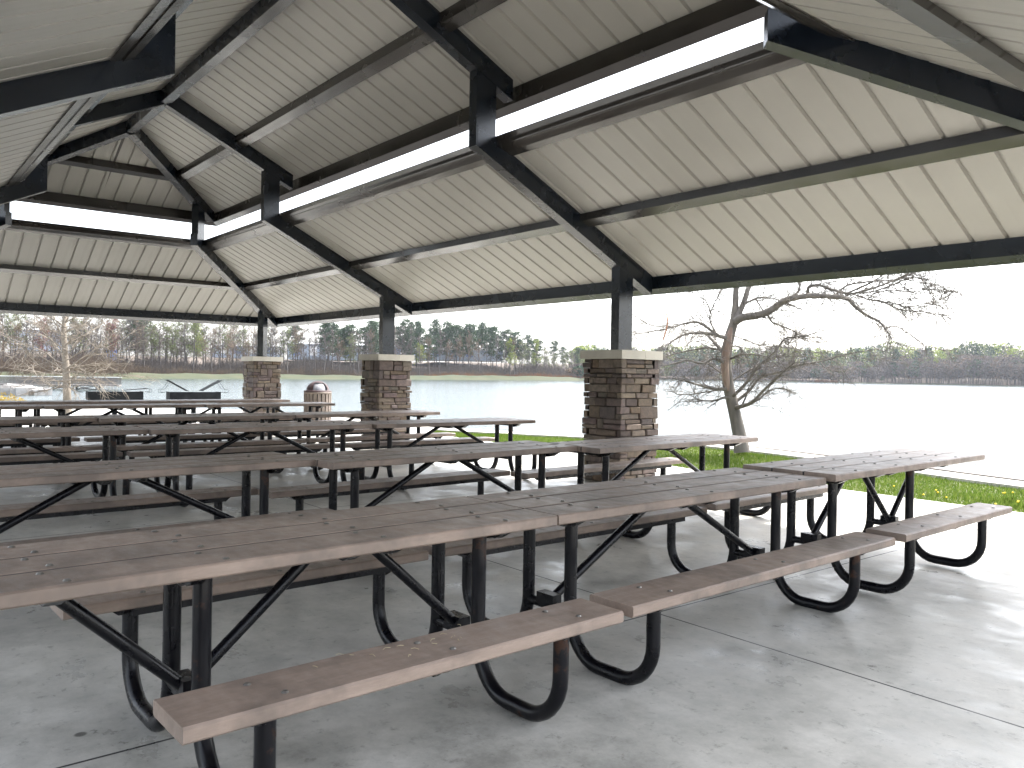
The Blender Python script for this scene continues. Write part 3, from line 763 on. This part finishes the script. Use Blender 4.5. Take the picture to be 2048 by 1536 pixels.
tk.tube([P3(u, v, (i*.02)) for i, (u, v, r) in enumerate(trunk_px)], [rpx(r) for u, v, r in trunk_px], 12)
trunk = tk.build('trunk', M['bark'], tr)
bwm = MB(); bw_px = [(1456, 782, 3), (1452, 760, 7), (1449.5, 735, 7.6), (1451, 710, 7.8), (1455, 690, 7.4), (1459, 668, 5.5), (1463, 655, 2)]
bwm.tube([P3(u, v, -.035) for u, v, r in bw_px], [rpx(r) for u, v, r in bw_px], 8); bwm.build('stripped_wood', M['barewood'], trunk)
LIMBS = [([(1471, 643), (1485, 635), (1512, 631), (1537, 623), (1561, 606), (1576, 599), (1611, 592), (1640, 592), (1666, 593), (1695, 598), (1711, 614), (1734, 631), (1758, 643), (1773, 661), (1783, 676)], 8, 1.3, -.9),
 ([(1474, 640), (1477, 629), (1488, 604), (1496, 578), (1506, 560), (1522, 525), (1545, 480)], 6.3, 3, .5),
 ([(1615, 590), (1617, 575), (1628, 571), (1641, 571), (1666, 580), (1695, 587), (1721, 584), (1773, 567), (1812, 549), (1832, 535), (1850, 520)], 3.4, .8, -.6),
 ([(1670, 592), (1690, 573), (1715, 566), (1750, 562), (1789, 559), (1820, 548), (1861, 537)], 2, .6, .3),
 ([(1695, 586), (1738, 567), (1767, 549), (1777, 539), (1790, 520)], 2, .8, .5),
 ([(1725, 586), (1750, 582), (1785, 570), (1822, 555), (1845, 560), (1861, 578), (1898, 584)], 1.5, .6, -.5),
 ([(1744, 588), (1777, 581), (1832, 584), (1850, 578), (1898, 580)], 1.3, .5, .2),
 ([(1711, 590), (1734, 598), (1783, 606), (1816, 614), (1861, 604), (1883, 598)], 1.6, .5, -.8),
 ([(1740, 600), (1770, 606), (1803, 620), (1852, 624), (1893, 633)], 1.3, .5, .2),
 ([(1770, 656), (1793, 653), (1822, 670), (1852, 690), (1898, 704)], 1.2, .5, -.6),
 ([(1564, 604), (1578, 609), (1602, 619)], 2.4, .9, -.4),
 ([(1535, 627), (1545, 645), (1578, 657), (1602, 672), (1637, 686)], 2, .5, .5),
 ([(1492, 606), (1500, 602), (1516, 596), (1539, 596), (1559, 600)], 2.5, 1, .2),
 ([(1512, 598), (1520, 612), (1527, 622)], 1.6, 1, -.1), ([(1576, 599), (1590, 588), (1600, 578), (1596, 560), (1590, 540)], 1.6, .6, .4),
 ([(1641, 571), (1644, 556), (1652, 540)], 1.4, .6, -.2),
 ([(1455, 676), (1445, 674), (1422, 668), (1406, 666), (1381, 666), (1358, 674), (1334, 690)], 5, 1.2, -.8),
 ([(1430, 668), (1422, 661), (1397, 645), (1369, 647), (1344, 655), (1299, 664), (1260, 670)], 3, .7, -.2),
 ([(1344, 655), (1305, 651), (1280, 639), (1260, 625)], 1.3, .5, .3),
 ([(1436, 672), (1422, 647), (1420, 627), (1432, 600), (1438, 586)], 1.8, .7, .3),
 ([(1421, 625), (1416, 610), (1406, 597), (1381, 584)], 1.0, .5, -.2),
 ([(1455, 705), (1443, 700), (1428, 684), (1414, 670), (1400, 662)], 5, 1.5, .6),
 ([(1452, 702), (1441, 700), (1412, 696), (1365, 704), (1338, 711), (1324, 717)], 2.3, .8, .7),
 ([(1452, 728), (1443, 723), (1426, 717), (1406, 727), (1377, 721), (1348, 727), (1318, 735)], 3.4, .8, -.7),
 ([(1452, 750), (1441, 745), (1420, 730), (1404, 722)], 2.4, 1, .5),
 ([(1457, 779), (1443, 778), (1426, 778), (1397, 770), (1369, 762), (1344, 756)], 3.6, .9, -.6),
 ([(1457, 781), (1443, 780), (1424, 782), (1385, 788), (1354, 788), (1342, 780)], 2, .6, .5),
 ([(1462, 797), (1449, 795), (1430, 801), (1406, 801), (1387, 794)], 3, .8, -.3),
 ([(1415, 776), (1404, 760), (1415, 754), (1436, 758)], 1.5, .6, .4),
 ([(1466, 792), (1473, 786), (1494, 764), (1516, 733), (1549, 704), (1569, 678), (1588, 674), (1610, 672), (1660, 656)], 3.8, .6, -.6),
 ([(1569, 680), (1575, 690), (1588, 674)], 1.2, .7, -.2),
 ([(1468, 805), (1477, 799), (1498, 782), (1522, 754), (1559, 745), (1575, 732), (1588, 721)], 4, 1.3, .6),
 ([(1548, 747), (1572, 740), (1592, 731), (1641, 723), (1701, 707), (1754, 698)], 2.6, .6, -.8),
 ([(1470, 816), (1481, 813), (1504, 805), (1524, 784), (1549, 760), (1572, 739), (1590, 724)], 4.6, 1.3, -.9),
 ([(1482, 815), (1514, 801), (1537, 782), (1559, 776), (1572, 778), (1581, 784)], 2.2, .7, .5),
 ([(1462, 717), (1467, 715), (1481, 709), (1508, 709), (1535, 713)], 2.8, .8, -.7),
 ([(1463, 694), (1470, 692), (1481, 696), (1483, 705), (1476, 712)], 2, .8, .3),
 ([(1483, 813), (1492, 793), (1498, 774), (1514, 754), (1530, 750)], 2, .7, .2),
 ([(1467, 760), (1500, 740), (1530, 725), (1552, 715), (1600, 712), (1660, 720)], 1.8, .5, .8),
 ([(1640, 722), (1650, 735), (1666, 742), (1690, 745)], 1.1, .4, -.3), ([(1701, 707), (1725, 716), (1775, 720)], .9, .4, .3),
 ([(1460, 668), (1480, 676), (1520, 690), (1560, 694), (1600, 700), (1640, 706)], 1.4, .4, .9)]
segs = []; crown = []
for i, (pts, r0, r1, dep) in enumerate(LIMBS):
    lb = MB(); Q, R_ = limb(lb, pts, r0, r1, dep, 6); crown.append(lb); segs.append((Q, R_))
    lb.build('limb', M['bark'], tr)
sp = MB(); limb(sp, [(1326, 680), (1330, 668), (1334, 653), (1335, 640), (1333, 626)], 1.4, 1.2, -.1, 6, -.5); sp.build('broken_branch', M['orangewood'], tr)
tw = MB()
def twig(p, d, l, r, lev):
    pts = [p]; k = 4; dd = d.copy()
    for i in range(k):
        dd = (dd+Vector((rt.gauss(0, .20), rt.gauss(0, .20), rt.gauss(-.03, .20)))).normalized(); p = p+dd*(l/k); pts.append(p)
    tw.tube(pts, [r*(1-.7*i/k) for i in range(k+1)], 3, cap=False)
    if lev > 0:
        for i in range(1, k+1):
            for _ in range(rt.choice((1, 2))):
                nd = (dd*.8+Vector((rt.gauss(0, .6), rt.gauss(0, .6), rt.gauss(-.1, .6)))).normalized(); twig(pts[i], nd, l*rt.uniform(.35, .6), r*.6, lev-1)
for (Q, R_), (pts, r0, r1, dep) in zip(segs, LIMBS):
    n_ = len(Q)
    for i in range(3, n_):
        seg = (Q[i]-Q[i-1])
        low = pts[-1][1] > 700 or pts[0][1] > 690
        for _ in range(2 if low else 3):
            if rt.random() < (.72 if low else .85):
                d = (seg.normalized()*.9+Vector((rt.gauss(0, .55), rt.gauss(0, .55), rt.gauss(0, .5)))).normalized()
                twig(Q[i], d, rt.uniform(.25, .6), rpx(.8), 1)
tw.build('crown', M['twigbark'], tr)

# ------------------------------------------------------------------ left slim tree
tr2 = empty('pale_twiggy_tree', ground(135, 24, 0)); tag(tr2, 'slim bare tree with pale tangled twigs at the far left', 'tree')
inv2 = tr2.location; D2 = 24
def P4(u, v, dz=0.0): return at(u, v, D2+dz)-inv2
px = [(135, 829, 7.5), (134, 790, 6.5), (133, 755, 6.2), (131, 720, 5.2), (129, 690, 4.6), (127, 660, 4.2), (129, 640, 3.6), (133, 620, 3.2), (136, 580, 2.6), (140, 520, 1.6)]
mb = MB(); mb.tube([P4(u, v, i*.03) for i, (u, v, r) in enumerate(px)], [r*D2/FPX for u, v, r in px], 9); mb.build('trunk', M['palebark'], tr2)
tw = MB(); rt = random.Random(77)
def rl2(px_): return px_*D2/FPX
def twig2(p, d, l, r, lev, droop=.0):
    pts = [p]; k = 5; dd = d.copy()
    for i in range(k):
        dd = (dd+Vector((rt.gauss(0, .17), rt.gauss(0, .17), rt.gauss(-droop, .15)))).normalized(); p = p+dd*(l/k); pts.append(p)
    tw.tube(pts, [r*(1-.75*i/k) for i in range(k+1)], 4 if lev > 1 else 3, cap=False)
    if lev > 0:
        for i in range(1, k+1):
            for _ in range(rt.choice((1, 1, 2))):
                nd = (dd*.9+Vector((rt.gauss(0, .55), rt.gauss(0, .55), rt.gauss(.0, .45)))).normalized(); twig2(pts[i], nd, l*rt.uniform(.35, .62), r*.5, lev-1, droop)
base_dirs = [(772, -1, -.1), (768, 1, -.05), (762, -1, .10), (760, 1, .12), (752, -1, .35), (748, 1, .35), (742, -.8, .5), (738, .9, .3), (728, -1, .2), (722, 1, .5), (715, -.9, .7), (705, .8, .7), (700, -1, .5), (690, 1, .6), (675, -.8, .8), (665, .9, .8), (655, -1, .6), (645, .8, .8), (635, -.8, 1), (630, .9, 1)]
for v, sx, sz in base_dirs:
    for dep in ((-.5, .6) if v < 700 or v > 735 else (.4,)):
        p = P4(131, v, 0); d = (CR*sx+Vector((0, 0, 1))*(sz+rt.uniform(-.1, .1))+_f*dep*rt.uniform(.4, 1.2)).normalized()
        twig2(p, d, rt.uniform(.7, 1.55), rl2(1.5), 2, .0)
tw.build('crown', M['palebark'], tr2)

# ------------------------------------------------------------------ far trees
def bare_tree(seed, h=12.0, warm=False, leafm=None, nleaf=0, leafsize=.35):
    r = random.Random(seed); tkm = MB(); cr = MB()
    lean = (r.gauss(0, .03), r.gauss(0, .03)); pts = []; 
    for i in range(7):
        t = i/6; pts.append(Vector((lean[0]*h*t+r.gauss(0, .08), lean[1]*h*t+r.gauss(0, .08), h*.97*t-.3*(1-t))))
    tkm.tube(pts, [.017*h*(1-.88*i/6) for i in range(7)], 5, cap=False)
    ends = []
    for i in range(26):
        t = r.uniform(.28, .97); k = min(int(t*6), 5); p = pts[k].lerp(pts[k+1], t*6-k); a = r.uniform(0, 2*pi); el = r.uniform(.3, 1.2)
        l = h*.30*(1.1-t*.75)*r.uniform(.6, 1.1); d = Vector((cos(a)*cos(el), sin(a)*cos(el), sin(el)))
        q = p+d*l; m_ = p+d*l*.5+Vector((r.gauss(0, .15), r.gauss(0, .15), -.1)); cr.tube([p, m_, q], [.0042*h, .003*h, .0012*h], 3, cap=False)
        for _ in range(9):
            s = r.uniform(.25, 1); b = p.lerp(q, s); d2 = (d+Vector((r.gauss(0, .6), r.gauss(0, .6), r.gauss(.15, .5)))).normalized(); l2 = l*r.uniform(.2, .5)
            e = b+d2*l2; w_ = .0012*h+.012; side = d2.orthogonal().normalized()*w_
            cr.add([b-side, b+side, e], [(0, 1, 2)]); ends.append(e)
            for _ in range(3):
                d3 = (d2+Vector((r.gauss(0, .6), r.gauss(0, .6), r.gauss(.1, .5)))).normalized(); b3 = b.lerp(e, r.uniform(.3, 1)); e3 = b3+d3*l2*r.uniform(.3, .7); side = d3.orthogonal().normalized()*w_*.7
                cr.add([b3-side, b3+side, e3], [(0, 1, 2)]); ends.append(e3)
    for i in range(300):
        e = ends[r.randrange(len(ends))]; cr.leaf(e+Vector((r.gauss(0, .3), r.gauss(0, .3), r.gauss(-.1, .35))), r.uniform(.12, .42), r, 0)
    if leafm:
        for i in range(nleaf):
            e = ends[r.randrange(len(ends))]; cr.leaf(e+Vector((r.gauss(0, .25), r.gauss(0, .25), r.gauss(0, .25))), leafsize*r.uniform(.6, 1.3), r, 1)
    return tkm, cr, [M['fartwigw' if warm else 'fartwig'], leafm or M['fartwig']]
def pine_tree(seed, h=15.0):
    r = random.Random(seed); tkm = MB(); cr = MB(); pts = [Vector((r.gauss(0, .1), r.gauss(0, .1), h*i/5-.3)) for i in range(6)]
    tkm.tube(pts, [.015*h*(1-.75*i/5) for i in range(6)], 5, cap=False); base = r.uniform(.36, .52)
    for i in range(42):
        t = base+(1-base)*(i/41)**.9; z = h*t*.985; s_q = (t-base)/(1-base); rad = h*.185*sqrt(max(.06, 1-(1.75*s_q-.80)**2))*r.uniform(.3, 1.1)
        a = r.uniform(0, 2*pi); c = Vector((cos(a)*rad, sin(a)*rad, z+r.uniform(-.2, .4))); 
        cr.tube([(0, 0, z-.3), c], [.05, .02], 3, cap=False, mat=1)
        for _ in range(44):
            cr.leaf(c+Vector((r.gauss(0, .62), r.gauss(0, .62), r.gauss(0, .30))), r.uniform(.4, .8), r, 0)
    return tkm, cr, [M['pine'], M['farbark']]
KINDS = {
 'bare': [('bare_tree', bare_tree(s, 12)) for s in (1, 2, 3, 4)] + [('bare_tree', bare_tree(s, 12, True)) for s in (5, 6)],
 'pine': [('pine_tree', pine_tree(s, 15)) for s in (11, 12, 13, 14)],
 'yel': [('budding_tree', bare_tree(s, 10, False, M['budy'], 1500)) for s in (21, 22)],
 'pale': [('budding_tree', bare_tree(s, 12, False, M['budg'], 1000)) for s in (31, 32, 33)],
 'red': [('budding_tree', bare_tree(s, 11, True, M['budr'], 1100)) for s in (41, 42)],
}
HT = {'bare': 12, 'pine': 15, 'yel': 10, 'pale': 12, 'red': 11}
LAB = {'bare': ('leafless grey tree in the woods along the far left shore', 'leafless trees on the far left shore'),
       'pine': ('dark green pine tree in the woods along the far shore', 'pines on the far shore'),
       'yel': ('bright yellow green budding tree on the far shore', 'bright budding trees on the far shore'),
       'pale': ('pale green budding tree in the woods on the far shore', 'pale budding trees on the far shore'),
       'red': ('reddish budding tree in the woods at the far left', 'reddish budding trees at the far left')}
PROTO = {}
def far_tree(kind, u, D, top_v, rr, label=None):
    """stand a tree at column u, D metres away, its top at photograph row top_v"""
    a = az_of(u); gz = height(a, D); p = pol(a, D, gz); r_ = ray(u, top_v); ztop = CAM.z + r_.z*D/sqrt(r_.x**2+r_.y**2)
    sc_ = max(ztop-gz, 3)/HT[kind]; vi = rr.randrange(len(KINDS[kind])); key = (kind, vi)
    if key not in PROTO:
        nm, (tkm, cr, ms) = KINDS[kind][vi]; e = empty(nm); tag(e, LAB[kind][0], 'tree', LAB[kind][1])
        tkm.build('trunk', M['farbark'], e); cr.build('crown', ms, e); PROTO[key] = e
    else: e = copy_tree(PROTO[key])
    if label: e['label'] = label; 
    elif 'group' in e: pass
    e.location = p; e.rotation_euler = (0, 0, rr.uniform(0, 2*pi)); wsc = min(max(sc_, .62), 1.15)*rr.uniform(.9, 1.15); e.scale = (wsc, wsc, sc_)
    if label and 'group' in e: del e['group']
    return e
rr = random.Random(5)
def shore_D(u): return lerp_list(SH, az_of(u))
TOPV = [(-100, 600), (0, 615), (80, 625), (200, 632), (300, 628), (420, 640), (560, 640), (700, 640), (800, 645), (850, 650), (950, 655), (1040, 668), (1100, 682), (1160, 694), (1200, 694)]
def topv(u): return lerp_list(TOPV, u)
# first line of the left woods
u = -60
while u < 1165:
    D = shore_D(u)+rr.uniform(13, 24); k = 'bare'
    t = topv(u)+rr.uniform(2, 34)
    q = rr.random()
    if 20 < u < 250 and q < .18: k = 'red'
    elif 285 < u < 420 and q < .40: k = 'pale'
    elif 560 < u < 760 and q < .2: k = 'pale'
    elif 1040 < u and q < .35: k = 'pale'
    far_tree(k, u, D, t, rr); u += rr.uniform(13, 22)
# second and third line
u = -60
while u < 1165:
    D = shore_D(u)+rr.uniform(28, 50); q = rr.random(); k = 'bare'
    if (u < 40 and q < .6) or (380 < u < 470 and q < .3): k = 'pale'
    if 260 < u < 300 or (560 < u < 760 and q < .35): k = 'pine'
    if 790 < u < 1060: k = 'pine'
    if u >= 1060 and q < .45: k = 'pine'
    far_tree(k, u, D, topv(u)+rr.uniform(-6, 20), rr); u += rr.uniform(12, 20) if k != 'pine' else rr.uniform(15, 22)
for u, v in ((812, 640), (832, 645), (868, 641), (893, 644), (912, 651), (938, 648), (962, 647), (985, 654), (1012, 660), (1030, 664), (655, 641), (742, 642), (700, 650), (590, 650), (275, 636)):
    far_tree('pine', u, shore_D(u)+rr.uniform(30, 46), v, rr)
far_tree('yel', 1019, shore_D(1019)+14, 682, rr, 'round bright yellow green tree in front of the pine stand')
far_tree('yel', 1072, shore_D(1072)+16, 683, rr, 'tall light green tree just right of the round bright one, before the grey brush')
far_tree('yel', 392, shore_D(392)+24, 634, rr, 'bright green budding tree seen left of the leftmost stone pillar')
far_tree('yel', 842, shore_D(842)+26, 688, rr, 'small bright green tree just right of the middle stone pillar')
far_tree('red', 222, shore_D(222)+22, 636, rr, 'tallest reddish budding tree behind the pale twiggy tree')

u = 150
while u < 540:
    far_tree('pale' if rr.random() < .55 else 'bare', u, shore_D(u)+rr.uniform(18, 34), rr.uniform(628, 652), rr); u += rr.uniform(14, 24)
# brush and saplings along the left woods
def brush(name, spec, mats, seed):
    r = random.Random(seed); mb = MB()
    for (u0, u1, d0, d1, h0, h1, n_, mi) in spec:
        for i in range(n_):
            u = r.uniform(u0, u1); a = az_of(u); D = lerp_list(SH, a)+r.uniform(d0, d1); b = pol(a, D, height(a, D)-.1); h = r.uniform(h0, h1)
            h *= .75+.5*abs(sin(u*.021+1)*sin(u*.0067+.4))
            for k in range(7):
                d = Vector((r.gauss(0, .28), r.gauss(0, .28), 1)).normalized(); p = b+Vector((r.gauss(0, .5), r.gauss(0, .5), 0)); e = p+d*h*r.uniform(.5, 1); s = d.orthogonal().normalized()*.045
                mb.add([p-s, p+s, e], [(0, 1, 2)], mi)
                for _ in range(5):
                    q = p.lerp(e, r.uniform(.3, 1)); dd = (d+Vector((r.gauss(0, .6), r.gauss(0, .6), r.gauss(0, .4)))).normalized(); s = dd.orthogonal().normalized()*.035
                    mb.add([q-s, q+s, q+dd*h*r.uniform(.15, .4)], [(0, 1, 2)], mi)
    return tag(mb.build(name, mats), kind='stuff')
brush('undergrowth', [(-80, 1175, 15, 40, 2.0, 5.0, 2400, 0), (-80, 1175, 12, 20, .8, 2.6, 900, 1), (850, 1180, 12, 18, .5, 1.3, 380, 2), (-80, 260, 4, 26, 1.5, 5, 380, 1)],
      [M['fartwig'], M['fartwigw'], M['rust']], 8)

# far wood across the lake on the right: reads as one mass
def far_wood():
    r = random.Random(21); mb = MB(); mats = [M['fartwig'], M['pine'], M['budg'], M['budy'], M['farbark'], M['fartwigw']]
    TV = [(1150, 694), (1260, 691), (1330, 690), (1400, 693), (1500, 692), (1600, 693), (1700, 692), (1760, 686), (1850, 688), (1950, 685), (2048, 688), (2200, 690)]
    for rowi, (db, n_) in enumerate(((100, 150), (62, 170), (30, 190), (14, 190))):
        for i in range(n_):
            u = 1150+(2170-1150)*(i+r.random())/n_; a = az_of(u); D = lerp_list(SH, a)+db+r.uniform(-10, 12); g = height(a, D); p = pol(a, D, g)
            tv = lerp_list(TV, u)+3+4*sin(u*.031)+3*sin(u*.083+1)+r.uniform(-3, 4)+(0, 7, 24, 34)[rowi]+(8 if rowi > 1 and u < 1790 else 0); z = CAM.z+ray(u, tv).z*D/sqrt(ray(u, tv).x**2+ray(u, tv).y**2); h = max(z-g, 4)
            q = r.random()
            if rowi < 2: q += .22*sin(u*.024+2); k = 1 if q < .36 else (2 if q < .60 else (3 if q < .86 else 0))
            else: k = 0 if q < .72 else (5 if q < .86 else (1 if q < .95 else 2))
            R_ = r.uniform(4.0, 6.6); lo = .25 if k != 1 else .35
            mb.tube([p, p+Vector((0, 0, h*.8))], [.22, .1], 3, mat=4, cap=False)
            for _ in range(260):
                t = r.uniform(lo, 1); rad = R_*sqrt(max(0, 1-((t-.62)/.40)**2))*(1 if k != 1 else .8)
                aa = r.uniform(0, 2*pi); q2 = sqrt(r.random()); c = p+Vector((cos(aa)*rad*q2, sin(aa)*rad*q2, h*t))
                if k in (0, 5):
                    mb.leaf(c, r.uniform(.7, 1.9), r, k)
                else: mb.leaf(c, r.uniform(.9, 2.0), r, k)
    o_ = mb.build('far_wood', mats); tag(o_, kind='stuff')
far_wood()
HT2 = HT
for (k, u, v, off, lab) in [('yel', 1871, 712, 22, 'rounded yellow green tree on the right shore among grey trees'), ('pine', 1764, 752, 6, 'small dark conifer on the far right shore'),
                            ('pale', 1810, 724, 10, 'pale leaning tree at the left edge of the right hand wood'), ('pine', 1790, 700, 24, 'tall dark evergreen behind the right shore')]:
    far_tree(k, u, shore_D(u)+off, v, rr, lab)
u = 1806
while u < 2090:
    e = far_tree('bare', u, shore_D(u)+rr.uniform(3, 10), 722+rr.uniform(-5, 8), rr); e['label'] = 'leafless brown tree at the water edge of the right shore'; e['group'] = 'leafless trees on the right shore'; u += rr.uniform(13, 22)
brush('shore_brush', [(1290, 1800, 2, 8, .6, 1.8, 260, 0), (1630, 1675, 3, 6, 1, 2.2, 60, 1), (1150, 1300, 10, 30, 2, 6, 150, 0)], [M['fartwig'], M['rust']], 18)

# ------------------------------------------------------------------ warehouses behind the left woods
def warehouse(u0, u1, D, vt, vb, label, pitch=1.2, doors=(), roofd=30):
    e = empty('warehouse'); tag(e, label, 'warehouse')
    A = at(u0, vb, D); B = at(u1, vb, D); z0 = min(A.z, B.z)-1.5; zt = (at(u0, vt, D).z+at(u1, vt, D).z)/2
    A.z = B.z = 0; d = (B-A).normalized(); n_ = Vector((-d.y, d.x, 0)); ln_ = (B-A).length
    if n_.dot(A-CAM) < 0: n_ = -n_
    c = (A+B)/2+n_*roofd/2
    mb = MB(); mb.obox((c.x, c.y, (z0+zt)/2), d*(ln_/2), n_*(roofd/2), (0, 0, (zt-z0)/2)); mb.build('wall', M['wh_wall'], e)
    mb = MB(); f0 = A-d*.5-n_*.5; f1 = B+d*.5-n_*.5; r0 = (A+n_*roofd/2)-d*.5; r1 = (B+n_*roofd/2)+d*.5; b0 = A+n_*(roofd+.5)-d*.5; b1 = B+n_*(roofd+.5)+d*.5
    z1 = zt+.02; z2 = zt+pitch
    mb.add([(f0.x, f0.y, z1), (f1.x, f1.y, z1), (r1.x, r1.y, z2), (r0.x, r0.y, z2), (b1.x, b1.y, z1), (b0.x, b0.y, z1)], [(0, 1, 2, 3), (3, 2, 4, 5), (0, 3, 5), (1, 4, 2)]); mb.build('roof', M['wh_roof'], e)
    for s, wd, hh, m in doors:
        mb = MB(); q = A+d*s-n_*.04; mb.obox((q.x, q.y, z0+1.5+hh/2), d*wd/2, n_*.05, (0, 0, hh/2)); mb.build('loading_door', M[m], e)
    return e
warehouse(425, 560, 320, 692, 706, 'low pale blue warehouse seen through the trees left of the pillars', .8, [(4+i*5, 2.6, 2.4, 'wh_door' if i % 2 else 'white') for i in range(5)])
warehouse(575, 800, 315, 690, 710, 'long pale blue warehouse with white doors seen through the trees between the pillars', 1.2, [(3+i*6.2, 3.0, 3.4, 'white' if i % 3 else 'wh_door') for i in range(7)])
warehouse(812, 1005, 350, 700, 712, 'white roofed warehouse behind the pine stand', 1.8, [(6+i*7, 3, 2, 'wh_door') for i in range(4)])
warehouse(20, 130, 300, 660, 690, 'tan building behind the trees at the far left', 1.0, [(5, 3, 3, 'white')])
bt = empty('portable_toilet', ground(222, 236, height(az_of(222), 236))); tag(bt, 'small bright blue booth among bare trees at the far left', 'booth')
mb = MB(); mb.box(-1.1, 1.1, -1.1, 1.1, .9, 5.2); mb.build('cabin', M['blue'], bt)
mb = MB(); mb.box(-1.2, 1.2, -1.2, 1.2, 5.2, 5.4); mb.build('roof', M['white'], bt)
mb = MB(); mb.box(-.5, .5, -1.16, -1.1, 1.0, 4.4); mb.build('door', M['white'], bt)

# ------------------------------------------------------------------ haze
hm = bpy.data.materials.new('haze'); hm.use_nodes = True; nt = hm.node_tree; nt.nodes.clear()
ho = N(nt, 'ShaderNodeOutputMaterial'); hv = N(nt, 'ShaderNodeVolumePrincipled'); hv.inputs['Color'].default_value = (.82, .88, 1.0, 1); hv.inputs['Density'].default_value = .00011; hv.inputs['Anisotropy'].default_value = .3
nt.links.new(hv.outputs[0], ho.inputs['Volume'])
mb = MB(); mb.box(-1180, 1220, -1200, 1200, -4.2, 45); tag(mb.build('haze', hm), kind='stuff')
